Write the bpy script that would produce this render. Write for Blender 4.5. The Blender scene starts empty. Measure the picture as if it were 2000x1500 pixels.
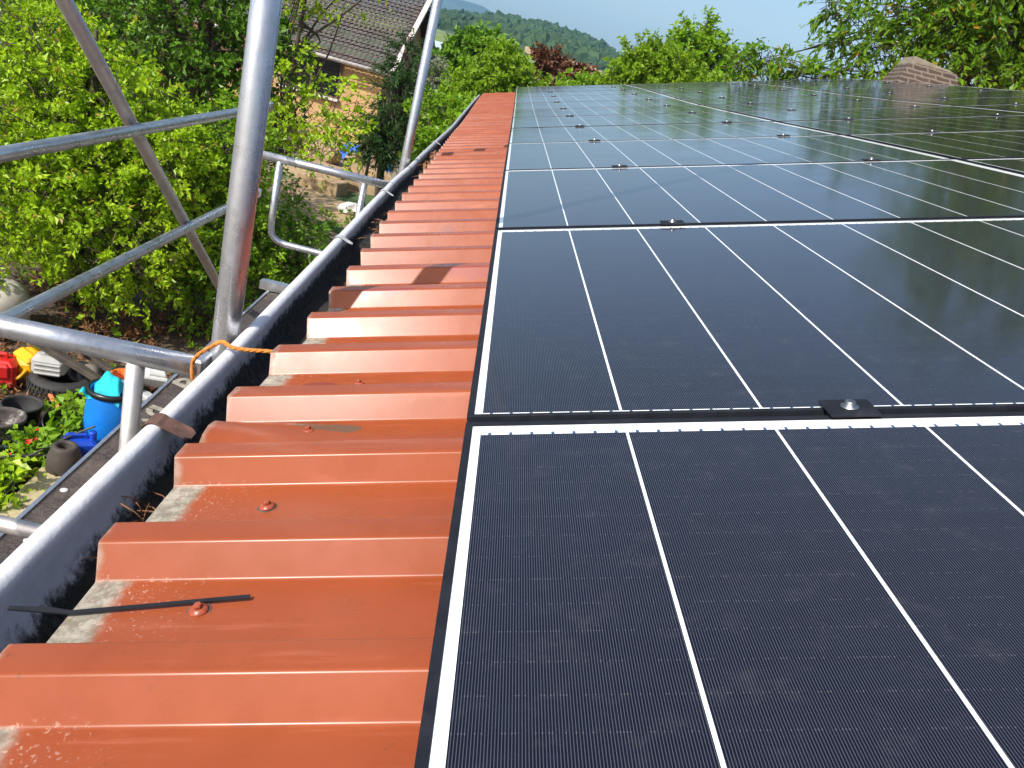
import bpy, math, random
import numpy as np
from math import radians, sin, cos, pi
from mathutils import Vector, Matrix

random.seed(7)
rng = np.random.default_rng(11)
scene = bpy.context.scene
COL = scene.collection

# ------------------------------------------------------------------ camera
cam_data = bpy.data.cameras.new("Camera")
cam = bpy.data.objects.new("Camera", cam_data)
COL.objects.link(cam)
CAM = Vector((-0.0304, -0.8525, 4.1997))
RX = Vector((0.96793013, 0.00947856, 0.25104066))
DN = Vector((0.23649169, -0.37150205, -0.89780728))
FW = Vector((0.08475219, 0.92838375, -0.36182963))
m = Matrix(((RX[0], -DN[0], -FW[0], CAM[0]), (RX[1], -DN[1], -FW[1], CAM[1]), (RX[2], -DN[2], -FW[2], CAM[2]), (0, 0, 0, 1)))
cam.matrix_world = m
cam_data.sensor_width = 36.0
cam_data.sensor_fit = 'HORIZONTAL'
cam_data.lens = 28.35
cam_data.clip_start = 0.05
cam_data.clip_end = 9000
scene.camera = cam

# ------------------------------------------------------------------ sky, sun, exposure
SUN_EL = radians(43.5)
SUN_TO = Vector((-0.665 * cos(SUN_EL), -0.747 * cos(SUN_EL), sin(SUN_EL)))
world = bpy.data.worlds.new("World")
scene.world = world
world.use_nodes = True
wn = world.node_tree.nodes
sky = wn.new('ShaderNodeTexSky')
sky.sky_type = 'NISHITA'
sky.sun_disc = False
sky.sun_elevation = SUN_EL
sky.sun_rotation = math.atan2(SUN_TO.x, SUN_TO.y)
sky.altitude = 200
sky.air_density = 1.0
sky.dust_density = 3.0
sky.ozone_density = 0.8
bg = wn['Background']
bg.inputs['Strength'].default_value = 0.15
world.node_tree.links.new(sky.outputs[0], bg.inputs['Color'])
sun_data = bpy.data.lights.new("Sun", 'SUN')
sun_data.energy = 5.0
sun_data.angle = radians(0.53)
sun_data.color = (1.0, 0.955, 0.88)
sun = bpy.data.objects.new("Sun", sun_data)
COL.objects.link(sun)
sun.rotation_euler = SUN_TO.to_track_quat('Z', 'Y').to_euler()
sun.location = (-20, -20, 30)
scene.view_settings.view_transform = 'Standard'
scene.view_settings.look = 'None'
scene.view_settings.gamma = 1.0
scene.view_settings.exposure = 0.3
scene.cycles.max_bounces = 8
scene.cycles.transparent_max_bounces = 8

# ------------------------------------------------------------------ helpers
def tag(o, label=None, cat=None, group=None, kind=None):
    if label: o['label'] = label
    if cat: o['category'] = cat
    if group: o['group'] = group
    if kind: o['kind'] = kind
    return o

def empty(name, loc=(0, 0, 0), label=None, cat=None, group=None, rotz=0):
    o = bpy.data.objects.new(name, None)
    COL.objects.link(o)
    o.location = loc
    o.rotation_euler = (0, 0, rotz)
    o.empty_display_size = 0.1
    return tag(o, label, cat, group)

def link_mesh(name, me, material, parent=None):
    o = bpy.data.objects.new(name, me)
    COL.objects.link(o)
    if material is not None:
        for mm in (material if isinstance(material, (list, tuple)) else [material]):
            me.materials.append(mm)
    if parent is not None:
        o.parent = parent
    return o

class MB:
    """collects shapes, then links them as one mesh object"""
    def __init__(self):
        self.v = []; self.f = []; self.s = []; self.mi = []
    def add(self, verts, faces, smooth=False, mi=0):
        b = len(self.v)
        self.v += [tuple(p) for p in verts]
        for f in faces:
            self.f.append(tuple(i + b for i in f)); self.s.append(smooth); self.mi.append(mi)
        return self
    def box(self, c, size, rot=None, mi=0, taper=1.0):
        sx, sy, sz = [s / 2 for s in size]
        vs = [Vector((x * sx * (taper if z > 0 else 1), y * sy * (taper if z > 0 else 1), z * sz)) for z in (-1, 1) for y in (-1, 1) for x in (-1, 1)]
        if rot is not None: vs = [rot @ p for p in vs]
        vs = [p + Vector(c) for p in vs]
        return self.add(vs, [(0, 2, 3, 1), (4, 5, 7, 6), (0, 1, 5, 4), (2, 6, 7, 3), (0, 4, 6, 2), (1, 3, 7, 5)], False, mi)
    def bbox(self, c, size, bev=0.01, rot=None, mi=0):
        """box with chamfered edges"""
        sx, sy, sz = [s / 2 for s in size]
        bm_v = []; 
        b = min(bev, sx * .9, sy * .9, sz * .9)
        prof = [(-sz, b), (-sz + b, 0), (sz - b, 0), (sz, b)]
        for z, ins in prof:
            x, y = sx - ins, sy - ins
            cc = b * .7
            ring = [(-x + cc, -y), (x - cc, -y), (x, -y + cc), (x, y - cc), (x - cc, y), (-x + cc, y), (-x, y - cc), (-x, -y + cc)]
            bm_v += [Vector((p[0], p[1], z)) for p in ring]
        fs = []
        for k in range(3):
            for i in range(8):
                j = (i + 1) % 8
                fs.append((k * 8 + i, k * 8 + j, k * 8 + 8 + j, k * 8 + 8 + i))
        fs.append(tuple(reversed(range(8)))); fs.append(tuple(range(24, 32)))
        if rot is not None: bm_v = [rot @ p for p in bm_v]
        return self.add([p + Vector(c) for p in bm_v], fs, False, mi)
    def tube(self, pts, r, n=14, caps=True, smooth=True, mi=0):
        pts = [Vector(p) for p in pts]
        rs = r if isinstance(r, (list, tuple)) else [r] * len(pts)
        vs = []; up = None
        for i, p in enumerate(pts):
            a = pts[max(i - 1, 0)]; b = pts[min(i + 1, len(pts) - 1)]
            t = (b - a).normalized()
            if up is None:
                up = Vector((0, 0, 1)) if abs(t.z) < .9 else Vector((1, 0, 0))
            x = t.cross(up)
            if x.length < 1e-6: x = t.orthogonal()
            x.normalize(); y = x.cross(t).normalized(); up = y
            for k in range(n):
                an = 2 * pi * k / n
                vs.append(p + (x * cos(an) + y * sin(an)) * rs[i])
        fs = []
        for i in range(len(pts) - 1):
            for k in range(n):
                j = (k + 1) % n
                fs.append((i * n + k, i * n + j, (i + 1) * n + j, (i + 1) * n + k))
        b = len(self.v)
        self.add(vs, fs, smooth, mi)
        if caps:
            self.f.append(tuple(b + k for k in reversed(range(n)))); self.s.append(False); self.mi.append(mi)
            e = b + (len(pts) - 1) * n
            self.f.append(tuple(e + k for k in range(n))); self.s.append(False); self.mi.append(mi)
        return self
    def lathe(self, prof, c=(0, 0, 0), n=32, smooth=True, mi=0, rot=None):
        vs = []
        for r, z in prof:
            for k in range(n):
                a = 2 * pi * k / n
                p = Vector((r * cos(a), r * sin(a), z))
                if rot is not None: p = rot @ p
                vs.append(p + Vector(c))
        fs = []
        for i in range(len(prof) - 1):
            for k in range(n):
                j = (k + 1) % n
                fs.append((i * n + k, i * n + j, (i + 1) * n + j, (i + 1) * n + k))
        return self.add(vs, fs, smooth, mi)
    def build(self, name, material, parent=None):
        me = bpy.data.meshes.new(name)
        me.from_pydata(self.v, [], self.f)
        me.polygons.foreach_set('use_smooth', self.s)
        me.polygons.foreach_set('material_index', self.mi)
        me.update()
        return link_mesh(name, me, material, parent)

def np_mesh(name, verts, tris, material, parent=None, smooth=False):
    """fast mesh from numpy arrays; tris (M,k)"""
    me = bpy.data.meshes.new(name)
    verts = np.asarray(verts, dtype=np.float32); tris = np.asarray(tris, dtype=np.int32)
    k = tris.shape[1]
    me.vertices.add(len(verts)); me.vertices.foreach_set('co', verts.ravel())
    me.loops.add(tris.size); me.loops.foreach_set('vertex_index', tris.ravel())
    me.polygons.add(len(tris)); me.polygons.foreach_set('loop_start', np.arange(0, tris.size, k, dtype=np.int32))
    me.polygons.foreach_set('use_smooth', np.full(len(tris), smooth, dtype=bool))
    me.update(calc_edges=True)
    return link_mesh(name, me, material, parent)

# ------------------------------------------------------------------ material helpers
class NT:
    def __init__(self, name):
        self.m = bpy.data.materials.new(name); self.m.use_nodes = True
        self.t = self.m.node_tree; self.t.nodes.clear()
        self.out = self.t.nodes.new('ShaderNodeOutputMaterial')
    def n(self, kind, **kw):
        nd = self.t.nodes.new(kind)
        for k, v in kw.items(): setattr(nd, k, v)
        return nd
    def link(self, a, b): self.t.links.new(a, b)
    def setin(self, sock, v):
        if v is None: return
        if hasattr(v, 'is_output'): self.link(v, sock)
        else:
            if isinstance(v, (tuple, list)) and len(v) == 3 and sock.type == 'RGBA': v = tuple(v) + (1,)
            sock.default_value = v
    def math(self, op, a, b=None, c=None, clamp=False):
        nd = self.n('ShaderNodeMath', operation=op, use_clamp=clamp)
        for i, v in enumerate((a, b, c)):
            if v is not None: self.setin(nd.inputs[i], v)
        return nd.outputs[0]
    def mapr(self, v, a, b, c=0.0, d=1.0, smooth=True):
        nd = self.n('ShaderNodeMapRange'); nd.clamp = True
        nd.interpolation_type = 'SMOOTHSTEP' if smooth else 'LINEAR'
        self.setin(nd.inputs[0], v)
        for i, x in enumerate((a, b, c, d)): self.setin(nd.inputs[i + 1], x)
        return nd.outputs[0]
    def mix(self, f, a, b, blend='MIX'):
        nd = self.n('ShaderNodeMix', data_type='RGBA', blend_type=blend)
        self.setin(nd.inputs[0], f); self.setin(nd.inputs[6], a); self.setin(nd.inputs[7], b)
        return nd.outputs[2]
    def noise(self, scale, detail=4, rough=.55, vec=None, dist=0, dim='3D'):
        nd = self.n('ShaderNodeTexNoise')
        nd.inputs['Scale'].default_value = scale; nd.inputs['Detail'].default_value = detail
        nd.inputs['Roughness'].default_value = rough; nd.inputs['Distortion'].default_value = dist
        self.link(vec if vec is not None else self.obj(), nd.inputs['Vector'])
        return nd.outputs[0]
    def obj(self):
        if not hasattr(self, '_tc'): self._tc = self.n('ShaderNodeTexCoord')
        return self._tc.outputs['Object']
    def uv(self, name):
        nd = self.n('ShaderNodeUVMap', uv_map=name); s = self.n('ShaderNodeSeparateXYZ'); self.link(nd.outputs[0], s.inputs[0]); return s.outputs
    def scalevec(self, vec, s):
        nd = self.n('ShaderNodeVectorMath', operation='MULTIPLY'); self.link(vec, nd.inputs[0]); nd.inputs[1].default_value = s; return nd.outputs[0]
    def bump(self, h, strength=.3, dist=.002):
        nd = self.n('ShaderNodeBump'); nd.inputs['Strength'].default_value = strength; nd.inputs['Distance'].default_value = dist
        self.link(h, nd.inputs['Height']); return nd.outputs[0]
    def bsdf(self, base, rough=.6, metal=0.0, normal=None, **kw):
        p = self.n('ShaderNodeBsdfPrincipled')
        self.setin(p.inputs['Base Color'], base); self.setin(p.inputs['Roughness'], rough); self.setin(p.inputs['Metallic'], metal)
        if normal is not None: self.link(normal, p.inputs['Normal'])
        for k, v in kw.items(): self.setin(p.inputs[k.replace('_', ' ')], v)
        self.link(p.outputs[0], self.out.inputs[0])
        return p

def simple(name, base, rough=.6, metal=0.0, var=.15, scale=6.0, bump=0.0, dirt=None, dirt_amt=.4, **kw):
    t = NT(name)
    nz = t.noise(scale, 5, .6)
    dark = tuple(c * (1 - var) for c in base); lite = tuple(min(1, c * (1 + var)) for c in base)
    col = t.mix(t.mapr(nz, .3, .7), dark, lite)
    if dirt is not None:
        nd = t.noise(scale * .6, 6, .7)
        col = t.mix(t.mapr(nd, .52, .72, 0, dirt_amt), col, dirt)
    r = t.mapr(nz, .2, .8, max(0, rough - .08), min(1, rough + .08))
    nrm = t.bump(t.noise(scale * 8, 3, .6), bump, .004) if bump else None
    t.bsdf(col, r, metal, nrm, **kw)
    return t.m

# ------------------------------------------------------------------ roof frame of reference
TH = radians(16.0); H0 = 3.8
UD = Vector((cos(TH), 0, sin(TH))); ND = Vector((-sin(TH), 0, cos(TH)))
SAG_V = [-4, 0, 2.3, 3.48, 4.64, 5.8, 6.96, 8.12, 9.28, 10.44, 11.6, 14.5]
SAG_N = [.004, .004, .006, 0, -.010, -.016, -.021, -.016, -.003, .008, .011, .016]
def sag(v): return float(np.interp(v, SAG_V, SAG_N))
def RW(u, v, n): return Vector((0, v, H0)) + UD * u + ND * (n + sag(v))
EAVE_V = [-4, -.1, .31, .5, .68, 1.3, 1.54, 1.77, 2.23, 3.43, 4.9, 5.8, 6.45, 8.96, 13.2]
EAVE_U = [-.396, -.393, -.391, -.384, -.366, -.369, -.379, -.387, -.396, -.408, -.442, -.458, -.463, -.491, -.537]
def eave(v): return float(np.interp(v, EAVE_V, EAVE_U))
BEAD_V = [-4, -.1, .56, 1.6, 2.6, 3.04, 3.54, 4.2, 5.2, 6.55, 8.1, 9.8, 13.2]
BEAD_U = [-.503, -.501, -.494, -.506, -.522, -.533, -.527, -.540, -.547, -.549, -.570, -.578, -.612]
def bead(v): return float(np.interp(v, BEAD_V, BEAD_U)) + .011

# ------------------------------------------------------------------ materials: roof
def roof_material():
    t = NT('red_coated_steel')
    a = t.uv('edge'); d, v = a[0], a[1]            # distance from the eave, distance along it
    h = t.uv('prof')[0]                            # 0 valley, 1 crown
    ob = t.obj()
    big = t.noise(3.0, 4, .6); fine = t.noise(60, 5, .65); mid = t.noise(14, 6, .65)
    col = t.mix(t.mapr(big, .3, .7), (.240, .053, .017), (.290, .070, .024))
    col = t.mix(t.mapr(mid, .35, .75, 0, .35), col, (.33, .075, .034))
    # chalky streaks running down the slope
    st = t.noise(9, 5, .6, t.scalevec(ob, (.5, 6, .5)))
    col = t.mix(t.mapr(st, .55, .75, 0, .35), col, (.46, .15, .09))
    # dark grime specks
    sp = t.noise(38, 6, .75)
    col = t.mix(t.mapr(sp, .64, .72, 0, .65), col, (.10, .05, .035))
    # grime lines lying at the foot of the ribs
    foot = t.math('MULTIPLY', t.mapr(h, .0, .2, 1, 0), t.mapr(t.noise(22, 5, .7, t.scalevec(ob, (.4, 1, 1))), .52, .66, 0, .5))
    col = t.mix(t.math('MULTIPLY', foot, t.mapr(h, .005, .06)), col, (.09, .05, .04))
    # lime deposit along the eave in the valleys and thin wear on the crown ends
    dn = t.math('ADD', d, t.math('MULTIPLY', t.math('SUBTRACT', mid, .5), .05))
    lime = t.math('MULTIPLY', t.mapr(dn, .030, .050, 1, 0), t.mapr(h, .01, .14, 1, .0))
    crn = t.math('MULTIPLY', t.mapr(dn, .0, .010, 1, 0), .45)
    lime = t.math('MAXIMUM', lime, crn)
    limec = t.mix(t.mapr(fine, .35, .65), (.19, .165, .125), (.36, .33, .27))
    col = t.mix(lime, col, limec)
    # pale flecks past the lime
    fl = t.math('MULTIPLY', t.mapr(t.noise(190, 4, .65), .58, .66), t.math('MULTIPLY', t.mapr(dn, .03, .16, 1, 0), t.mapr(h, .05, .3, 1, 0)))
    col = t.mix(t.math('MULTIPLY', fl, .55), col, (.55, .38, .30))
    # a few patches where the coat has peeled
    pn = t.math('MULTIPLY', t.math('SUBTRACT', t.noise(24, 5, .65), .5), 2.2)
    def patch(d0, v0, rd, rv):
        a_ = t.math('DIVIDE', t.math('SUBTRACT', d, d0), rd); b_ = t.math('DIVIDE', t.math('SUBTRACT', v, v0), rv)
        r_ = t.math('SQRT', t.math('ADD', t.math('MULTIPLY', a_, a_), t.math('MULTIPLY', b_, b_)))
        return t.mapr(t.math('ADD', r_, pn), .85, 1.0, 1, 0)
    for (d0, v0, rd, rv, pc) in ((.165, .262, .055, .016, (.10, .085, .06)), (.10, .445, .035, .018, (.17, .045, .035)), (.19, .655, .03, .02, (.19, .045, .03)),
                                 (.14, .94, .07, .012, (.24, .055, .04)), (.31, 1.14, .06, .014, (.26, .06, .045)), (.22, 1.75, .03, .01, (.2, .05, .035))):
        col = t.mix(t.math('MULTIPLY', patch(d0, v0, rd, rv), .85), col, pc)
    rough = t.mapr(mid, .2, .8, .24, .33)
    rough = t.math('MAXIMUM', rough, t.math('MULTIPLY', lime, .9))
    bmp = t.math('ADD', t.math('MULTIPLY', t.noise(7, 3, .5), 1.0), t.math('MULTIPLY', fine, .08))
    t.bsdf(col, rough, 0.0, t.bump(bmp, .07, .004), Specular_IOR_Level=.26)
    return t.m

def gutter_material():
    t = NT('white_gutter_enamel')
    a = t.uv('gut'); ang, v = a[0], a[1]
    n1 = t.noise(9, 6, .7); n2 = t.noise(40, 5, .7)
    lim = t.n('ShaderNodeFloatCurve')
    # dirt line climbs the wall with distance
    thr = t.mapr(v, -.1, .95, .20, .05)
    thr2 = t.mapr(v, -.9, .1, .10, .0)
    thr = t.math('ADD', thr, thr2)
    n3 = t.noise(75, 5, .75)
    x = t.math('ADD', ang, t.math('MULTIPLY', t.math('SUBTRACT', n1, .5), .16))
    x = t.math('ADD', x, t.math('MULTIPLY', t.math('SUBTRACT', n2, .5), .20))
    x = t.math('ADD', x, t.math('MULTIPLY', t.math('SUBTRACT', n3, .5), .20))
    drt = t.mapr(t.math('SUBTRACT', x, thr), -.04, .07)
    white = t.mix(t.mapr(n2, .3, .7), (.66, .66, .69), (.76, .76, .77))
    grey = t.mix(t.mapr(v, 1.0, 6.0), white, (.36, .37, .38))
    stain = t.mix(t.mapr(n1, .5, .75, 0, .3), grey, (.38, .33, .34))
    dc = t.mix(t.mapr(n3, .42, .72), (.008, .008, .009), (.075, .07, .066))
    col = t.mix(drt, stain, dc)
    t.bsdf(col, t.mix(drt, (.32, .32, .32), (.9, .9, .9)), 0, t.bump(n2, .5, .004))
    return t.m

M_ROOF = roof_material()
M_GUT = gutter_material()
def galv(name, base, rough):
    t = NT(name)
    n1 = t.noise(5, 5, .6, t.scalevec(t.obj(), (3, 3, .8))); n2 = t.noise(45, 4, .7); n3 = t.noise(14, 6, .75)
    col = t.mix(t.mapr(n1, .3, .7), tuple(c * .82 for c in base), base)
    col = t.mix(t.mapr(n3, .58, .72, 0, .5), col, tuple(c * .55 for c in base))
    col = t.mix(t.mapr(n2, .66, .74, 0, .6), col, (.8, .8, .8))
    st = t.noise(26, 5, .7, t.scalevec(t.obj(), (1, 1, .12)))
    col = t.mix(t.mapr(st, .5, .68, 0, .45), col, tuple(c * .62 for c in base))
    sp = t.n('ShaderNodeTexVoronoi'); sp.inputs['Scale'].default_value = 70; t.link(t.obj(), sp.inputs['Vector'])
    sps = t.n('ShaderNodeSeparateXYZ'); t.link(sp.outputs['Color'], sps.inputs[0])
    col = t.mix(t.mapr(sps.outputs[0], 0, 1, 0, .16, False), col, tuple(min(1, c * 1.25) for c in base))
    t.bsdf(col, t.mapr(n3, .25, .75, rough - .06, rough + .2), .82, t.bump(t.math('ADD', n2, st), .2, .002))
    return t.m
M_GALV = galv('galvanised_steel', (.60, .61, .64), .25)
M_GALV_DULL = galv('weathered_galvanised_steel', (.64, .61, .58), .42)
M_FRAME = simple('black_anodised_aluminium', (.016, .018, .024), .55, .0, .2, 30, dirt=(.06, .06, .06), dirt_amt=.25, Specular_IOR_Level=.05)
M_SCREW = simple('red_screw_paint', (.32, .07, .03), .4, 0, .25, 60)
M_RUBBER = simple('black_rubber', (.022, .021, .021), .75, 0, .3, 25, bump=.15, dirt=(.10, .085, .07), dirt_amt=.4)
M_BOLT = simple('stainless_steel', (.36, .36, .36), .40, 1.0, .1, 40)
M_BROWNSTRAP = simple('rusty_brown_strap', (.13, .065, .045), .6, 0, .35, 40, dirt=(.36, .12, .05), dirt_amt=.5)
M_MUCK = simple('gutter_muck', (.020, .017, .014), .95, 0, .5, 30, bump=.8, dirt=(.07, .05, .03), dirt_amt=.6)
M_DRY = simple('dry_leaves', (.22, .10, .04), .8, 0, .45, 20)
M_ROPE = simple('orange_rope_fibre', (.72, .25, .04), .75, 0, .25, 90, bump=.6, dirt=(.25, .14, .03), dirt_amt=.5)
M_BLACKPL = simple('black_plastic', (.012, .012, .013), .35, 0, .2, 20)

# ------------------------------------------------------------------ annex building with the red roof
annex = empty('annex_building', (0, 0, 0), 'low annex with a red corrugated metal roof carrying the solar panels', 'building')
P = .207; V0 = -.3055; N_TOP = -.089; N_BOT = -.1265
V_START, V_END = -2.0, 13.15
def build_roof():
    prof = []      # (v, n, h)
    k0 = int(math.floor((V_START - V0) / P)); k1 = int(math.ceil((V_END - V0) / P))
    for k in range(k0, k1):
        v = V0 + k * P
        r1, r2, r3 = random.uniform(-.0055, .0025), random.uniform(-.001, .001), random.uniform(-.001, .001)
        top = N_TOP + r2
        fx = .0235 + r1
        ft = N_BOT + r3
        rr = .0058; nseg = 4
        def fillet(va, na, vb, nb, vc, nc, h0, h1):
            a = Vector((va - vb, na - nb)).normalized(); c = Vector((vc - vb, nc - nb)).normalized()
            half = math.acos(max(-1, min(1, a.dot(c)))) / 2
            tl = rr / math.tan(half)
            ctr = Vector((vb, nb)) + (a + c).normalized() * (rr / math.sin(half))
            p = Vector((vb, nb)) + a * tl - ctr; q = Vector((vb, nb)) + c * tl - ctr
            out = []
            for k2 in range(nseg + 1):
                f_ = k2 / nseg
                d = (p * (1 - f_) + q * f_).normalized() * rr
                out.append((ctr.x + d.x, ctr.y + d.y, h0 + (h1 - h0) * f_))
            return out
        pts = fillet(v - fx - .08, ft, v - fx, ft, v, top, 0, .12) + fillet(v - fx, ft, v, top, v + .04, top, .88, 1) + \
              fillet(v, top, v + .041, top, v + .064, N_BOT, 1, .88) + fillet(v + .041, top, v + .064, N_BOT, v + .15, N_BOT, .12, 0) + \
              [(v + .095, N_BOT, 0), (v + .12, N_BOT, 0), (v + .145, N_BOT, 0)]
        prof += pts
    prof = [p for p in prof if V_START <= p[0] <= V_END]
    du = [0, .006, .014, .025, .04, .06, .08, .10, .12, .14, .165, .19, .22, .26, .32, .40, .55, .8, 1.2, 1.8, 2.6, 3.6, 4.6, 5.8]
    nv, nu = len(prof), len(du)
    vs = np.zeros((nv, nu, 3)); E_ = np.zeros((nv, nu, 2)); Pf = np.zeros((nv, nu))
    vd = V0 + 2 * P + .118                      # the valley where the sheet end is bent up
    for i, (v, n, h) in enumerate(prof):
        e = eave(v)
        for j, d in enumerate(du):
            u = e + d if j < nu - 1 else 5.32
            nn = n; hh = h
            if abs(v - vd) < .065 and h == 0:
                w = cos((v - vd) / .065 * pi / 2) ** .7
                l = max(0, 1 - d / .20) ** .8
                nn = n + .027 * w * l
                hh = h + .5 * w * l
            vs[i, j] = RW(u, v, nn); E_[i, j] = (d, v); Pf[i, j] = hh
    idx = np.arange(nv * nu).reshape(nv, nu)
    q = np.stack([idx[:-1, :-1], idx[:-1, 1:], idx[1:, 1:], idx[1:, :-1]], -1).reshape(-1, 4)
    me = bpy.data.meshes.new('roof_sheet')
    me.from_pydata(vs.reshape(-1, 3).tolist(), [], q.tolist())
    me.polygons.foreach_set('use_smooth', np.ones(len(q), bool))
    for nm, arr in (('edge', E_.reshape(-1, 2)), ('prof', np.stack([Pf.ravel(), Pf.ravel() * 0], -1))):
        uvl = me.uv_layers.new(name=nm)
        li = np.zeros(len(me.loops), np.int32); me.loops.foreach_get('vertex_index', li)
        uvl.data.foreach_set('uv', arr[li].astype(np.float32).ravel())
    try: me.set_sharp_from_angle(angle=radians(38))
    except Exception: pass
    me.update()
    return link_mesh('roof_sheet', me, M_ROOF, annex)
roof_sheet = build_roof()

def screw_mesh():
    b = MB()
    b.lathe([(.0001, .0008), (.0135, .0008), (.0135, .0022), (.0125, .003), (.0122, .0042), (.0095, .0050), (.0088, .0062), (.0001, .0066)], n=24, mi=0)
    b.lathe([(.0062, .0060), (.0064, .0105), (.0055, .0122), (.0001, .0124)], n=6, smooth=False, mi=0)
    b.lathe([(.0001, .0004), (.017, .0004), (.0172, .0002)], n=24, mi=1)
    return b
sb = screw_mesh()
scr0 = sb.build('roof_screw', [M_SCREW, simple('screw_grime', (.09, .06, .05), .9, 0, .4, 50)], roof_sheet)
roofN = Matrix((UD, Vector((0, 1, 0)), ND)).transposed().to_4x4()
first = True
screw_spots = [(-.26, -.174), (-.25, .033), (-.249, .243), (-.211, .446), (-.24, 1.07), (-.296, 2.93)]
for k in range(-7, 60):
    v = V0 + k * P + .125
    if all(abs(v - s[1]) > .1 for s in screw_spots) and k % 2 == 0 and k > 10: screw_spots.append((-.25 + random.uniform(-.04, .05), v))
for (u, v) in screw_spots:
    n = N_BOT + (.006 if abs(v - .243) < .03 else 0)
    o = scr0 if first else scr0.copy()
    if not first: COL.objects.link(o); o.parent = roof_sheet
    first = False
    o.matrix_local = Matrix.Translation(RW(u, v, n)) @ roofN @ Matrix.Rotation(random.uniform(-.12, .12), 4, 'X') @ Matrix.Rotation(random.uniform(0, 3), 4, 'Z') @ Matrix.Scale(.74, 4)

M_WALL = simple('grey_render', (.42, .40, .36), .9, 0, .15, 3, bump=.2)
M_RIDGE = M_ROOF
# walls, back slope, ridge cap
b = MB()
ridge = RW(5.32, 0, N_TOP)
b.box((ridge.x / 1 - 2.45 + 2.55, 5.6, 1.55), (10.4, 14.9, 2.9))
b.build('wall', M_WALL, annex)
b = MB()
back = Vector((cos(TH), 0, -sin(TH)))
a0 = RW(5.32, V_START, N_TOP - .01); a1 = RW(5.32, V_END, N_TOP - .01)
b.add([a0, a1, a1 + back * 5.6, a0 + back * 5.6], [(0, 1, 2, 3)])
b.build('back_roof_slope', simple('red_back_roof', (.42, .10, .05), .45, 0, .15, 4), annex)
b = MB()
prev = []
for v in np.linspace(V_START, V_END, 24):
    p = RW(5.30, v, N_TOP + .012)
    prev.append([p - UD * .13 - ND * .015, p - UD * .05 + ND * .012, p + Vector((.01, 0, .03)), p + back * .07, p + back * .16 - Vector((0, 0, .02))])
vv = [q for r in prev for q in r]
b.add(vv, [(i * 5 + j, i * 5 + j + 1, i * 5 + j + 6, i * 5 + j + 5) for i in range(23) for j in range(4)], True)
b.build('ridge_cap', simple('red_ridge_steel', (.42, .10, .045), .4, 0, .2, 6), annex)
# rails under the panels
for u in (.46, 1.42, 2.19, 3.15, 3.93, 4.88):
    b = MB()
    for i in range(12):
        v0_, v1_ = -1.25 + i * 1.167, -1.25 + (i + 1) * 1.167
        pts = [RW(u, v0_, -.062), RW(u, v1_, -.062)]
        R_ = Matrix((UD, Vector((0, 1, 0)), ND)).transposed()
        mid_ = (pts[0] + pts[1]) / 2
        b.box(mid_, (.04, (pts[1] - pts[0]).length, .05), R_)
    b.build('mounting_rail', M_FRAME, annex)

# ------------------------------------------------------------------ gutter
def build_gutter():
    vv = np.concatenate([np.arange(-2.0, 3.0, .08), np.arange(3.0, 13.3, .2)])
    rb = .0150; R = .073
    rows = []; uvs = []
    for v in vv:
        c = RW(bead(v), v, -.12)
        pr = []; av = []
        for k in range(13):                       # rolled bead
            a = radians(250 - k * 250 / 12)
            pr.append(Vector((c.x + rb * cos(a), v, c.z + rb * sin(a)))); av.append(0.0)
        cx = c.x + rb + R
        for k in range(1, 17):                    # half round trough
            a = pi + k / 16 * pi
            x = cx + R * cos(a); z = c.z + R * sin(a) * 1.12
            pr.append(Vector((x, v, z))); av.append(.03 + k / 16 * .97)
        rows.append(pr); uvs.append([(x, v) for x in av])
    n = len(rows[0])
    me = bpy.data.meshes.new('trough')
    q = [(i * n + j, i * n + j + 1, (i + 1) * n + j + 1, (i + 1) * n + j) for i in range(len(rows) - 1) for j in range(n - 1)]
    me.from_pydata([tuple(p) for r in rows for p in r], [], q)
    me.polygons.foreach_set('use_smooth', np.ones(len(q), bool))
    uvl = me.uv_layers.new(name='gut')
    flat = np.array([p for r in uvs for p in r], np.float32)
    li = np.zeros(len(me.loops), np.int32); me.loops.foreach_get('vertex_index', li)
    uvl.data.foreach_set('uv', flat[li].ravel())
    me.update()
    return me
gutter = link_mesh('gutter', build_gutter(), M_GUT, annex)
gutter['label'] = 'white half round gutter with black dirt inside'
def strap(v, mat_, w, reach, th=.0022, over=.018):
    """flat gutter strap bent over the bead"""
    c = RW(bead(v), v, -.12)
    pts = []
    for k in range(8):
        a = radians(205 - k * 22)
        pts.append(c + Vector((cos(a), 0, sin(a))) * .0180)
    e = pts[-1]
    for k in range(1, 6):
        pts.append(e + Vector((reach * k / 5, 0, -.012 * k / 5)))
    b = MB(); vs = []
    for i, p in enumerate(pts):
        ww = w / 2 * (1 if i < len(pts) - 1 else .55)
        vs += [p + Vector((0, -ww, 0)), p + Vector((0, ww, 0)), p + Vector((0, ww, th)), p + Vector((0, -ww, th))]
    fs = [(0, 1, 2, 3)]
    for i in range(len(pts) - 1):
        for k in range(4):
            j = (k + 1) % 4
            fs.append((i * 4 + k, i * 4 + 4 + k, i * 4 + 4 + j, i * 4 + j))
    e = (len(pts) - 1) * 4
    fs.append((e + 3, e + 2, e + 1, e))
    b.add(vs, fs)
    return b.build('gutter_strap', mat_, gutter)
strap(.262, M_BROWNSTRAP, .034, .045)['label'] = 'rusty brown gutter strap'
M_LSTRAP = simple('pale_strap', (.5, .5, .5), .5, 0, .2, 30)
for v in (1.64, 2.62, 5.05): strap(v, M_LSTRAP, .022, .032)
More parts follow.
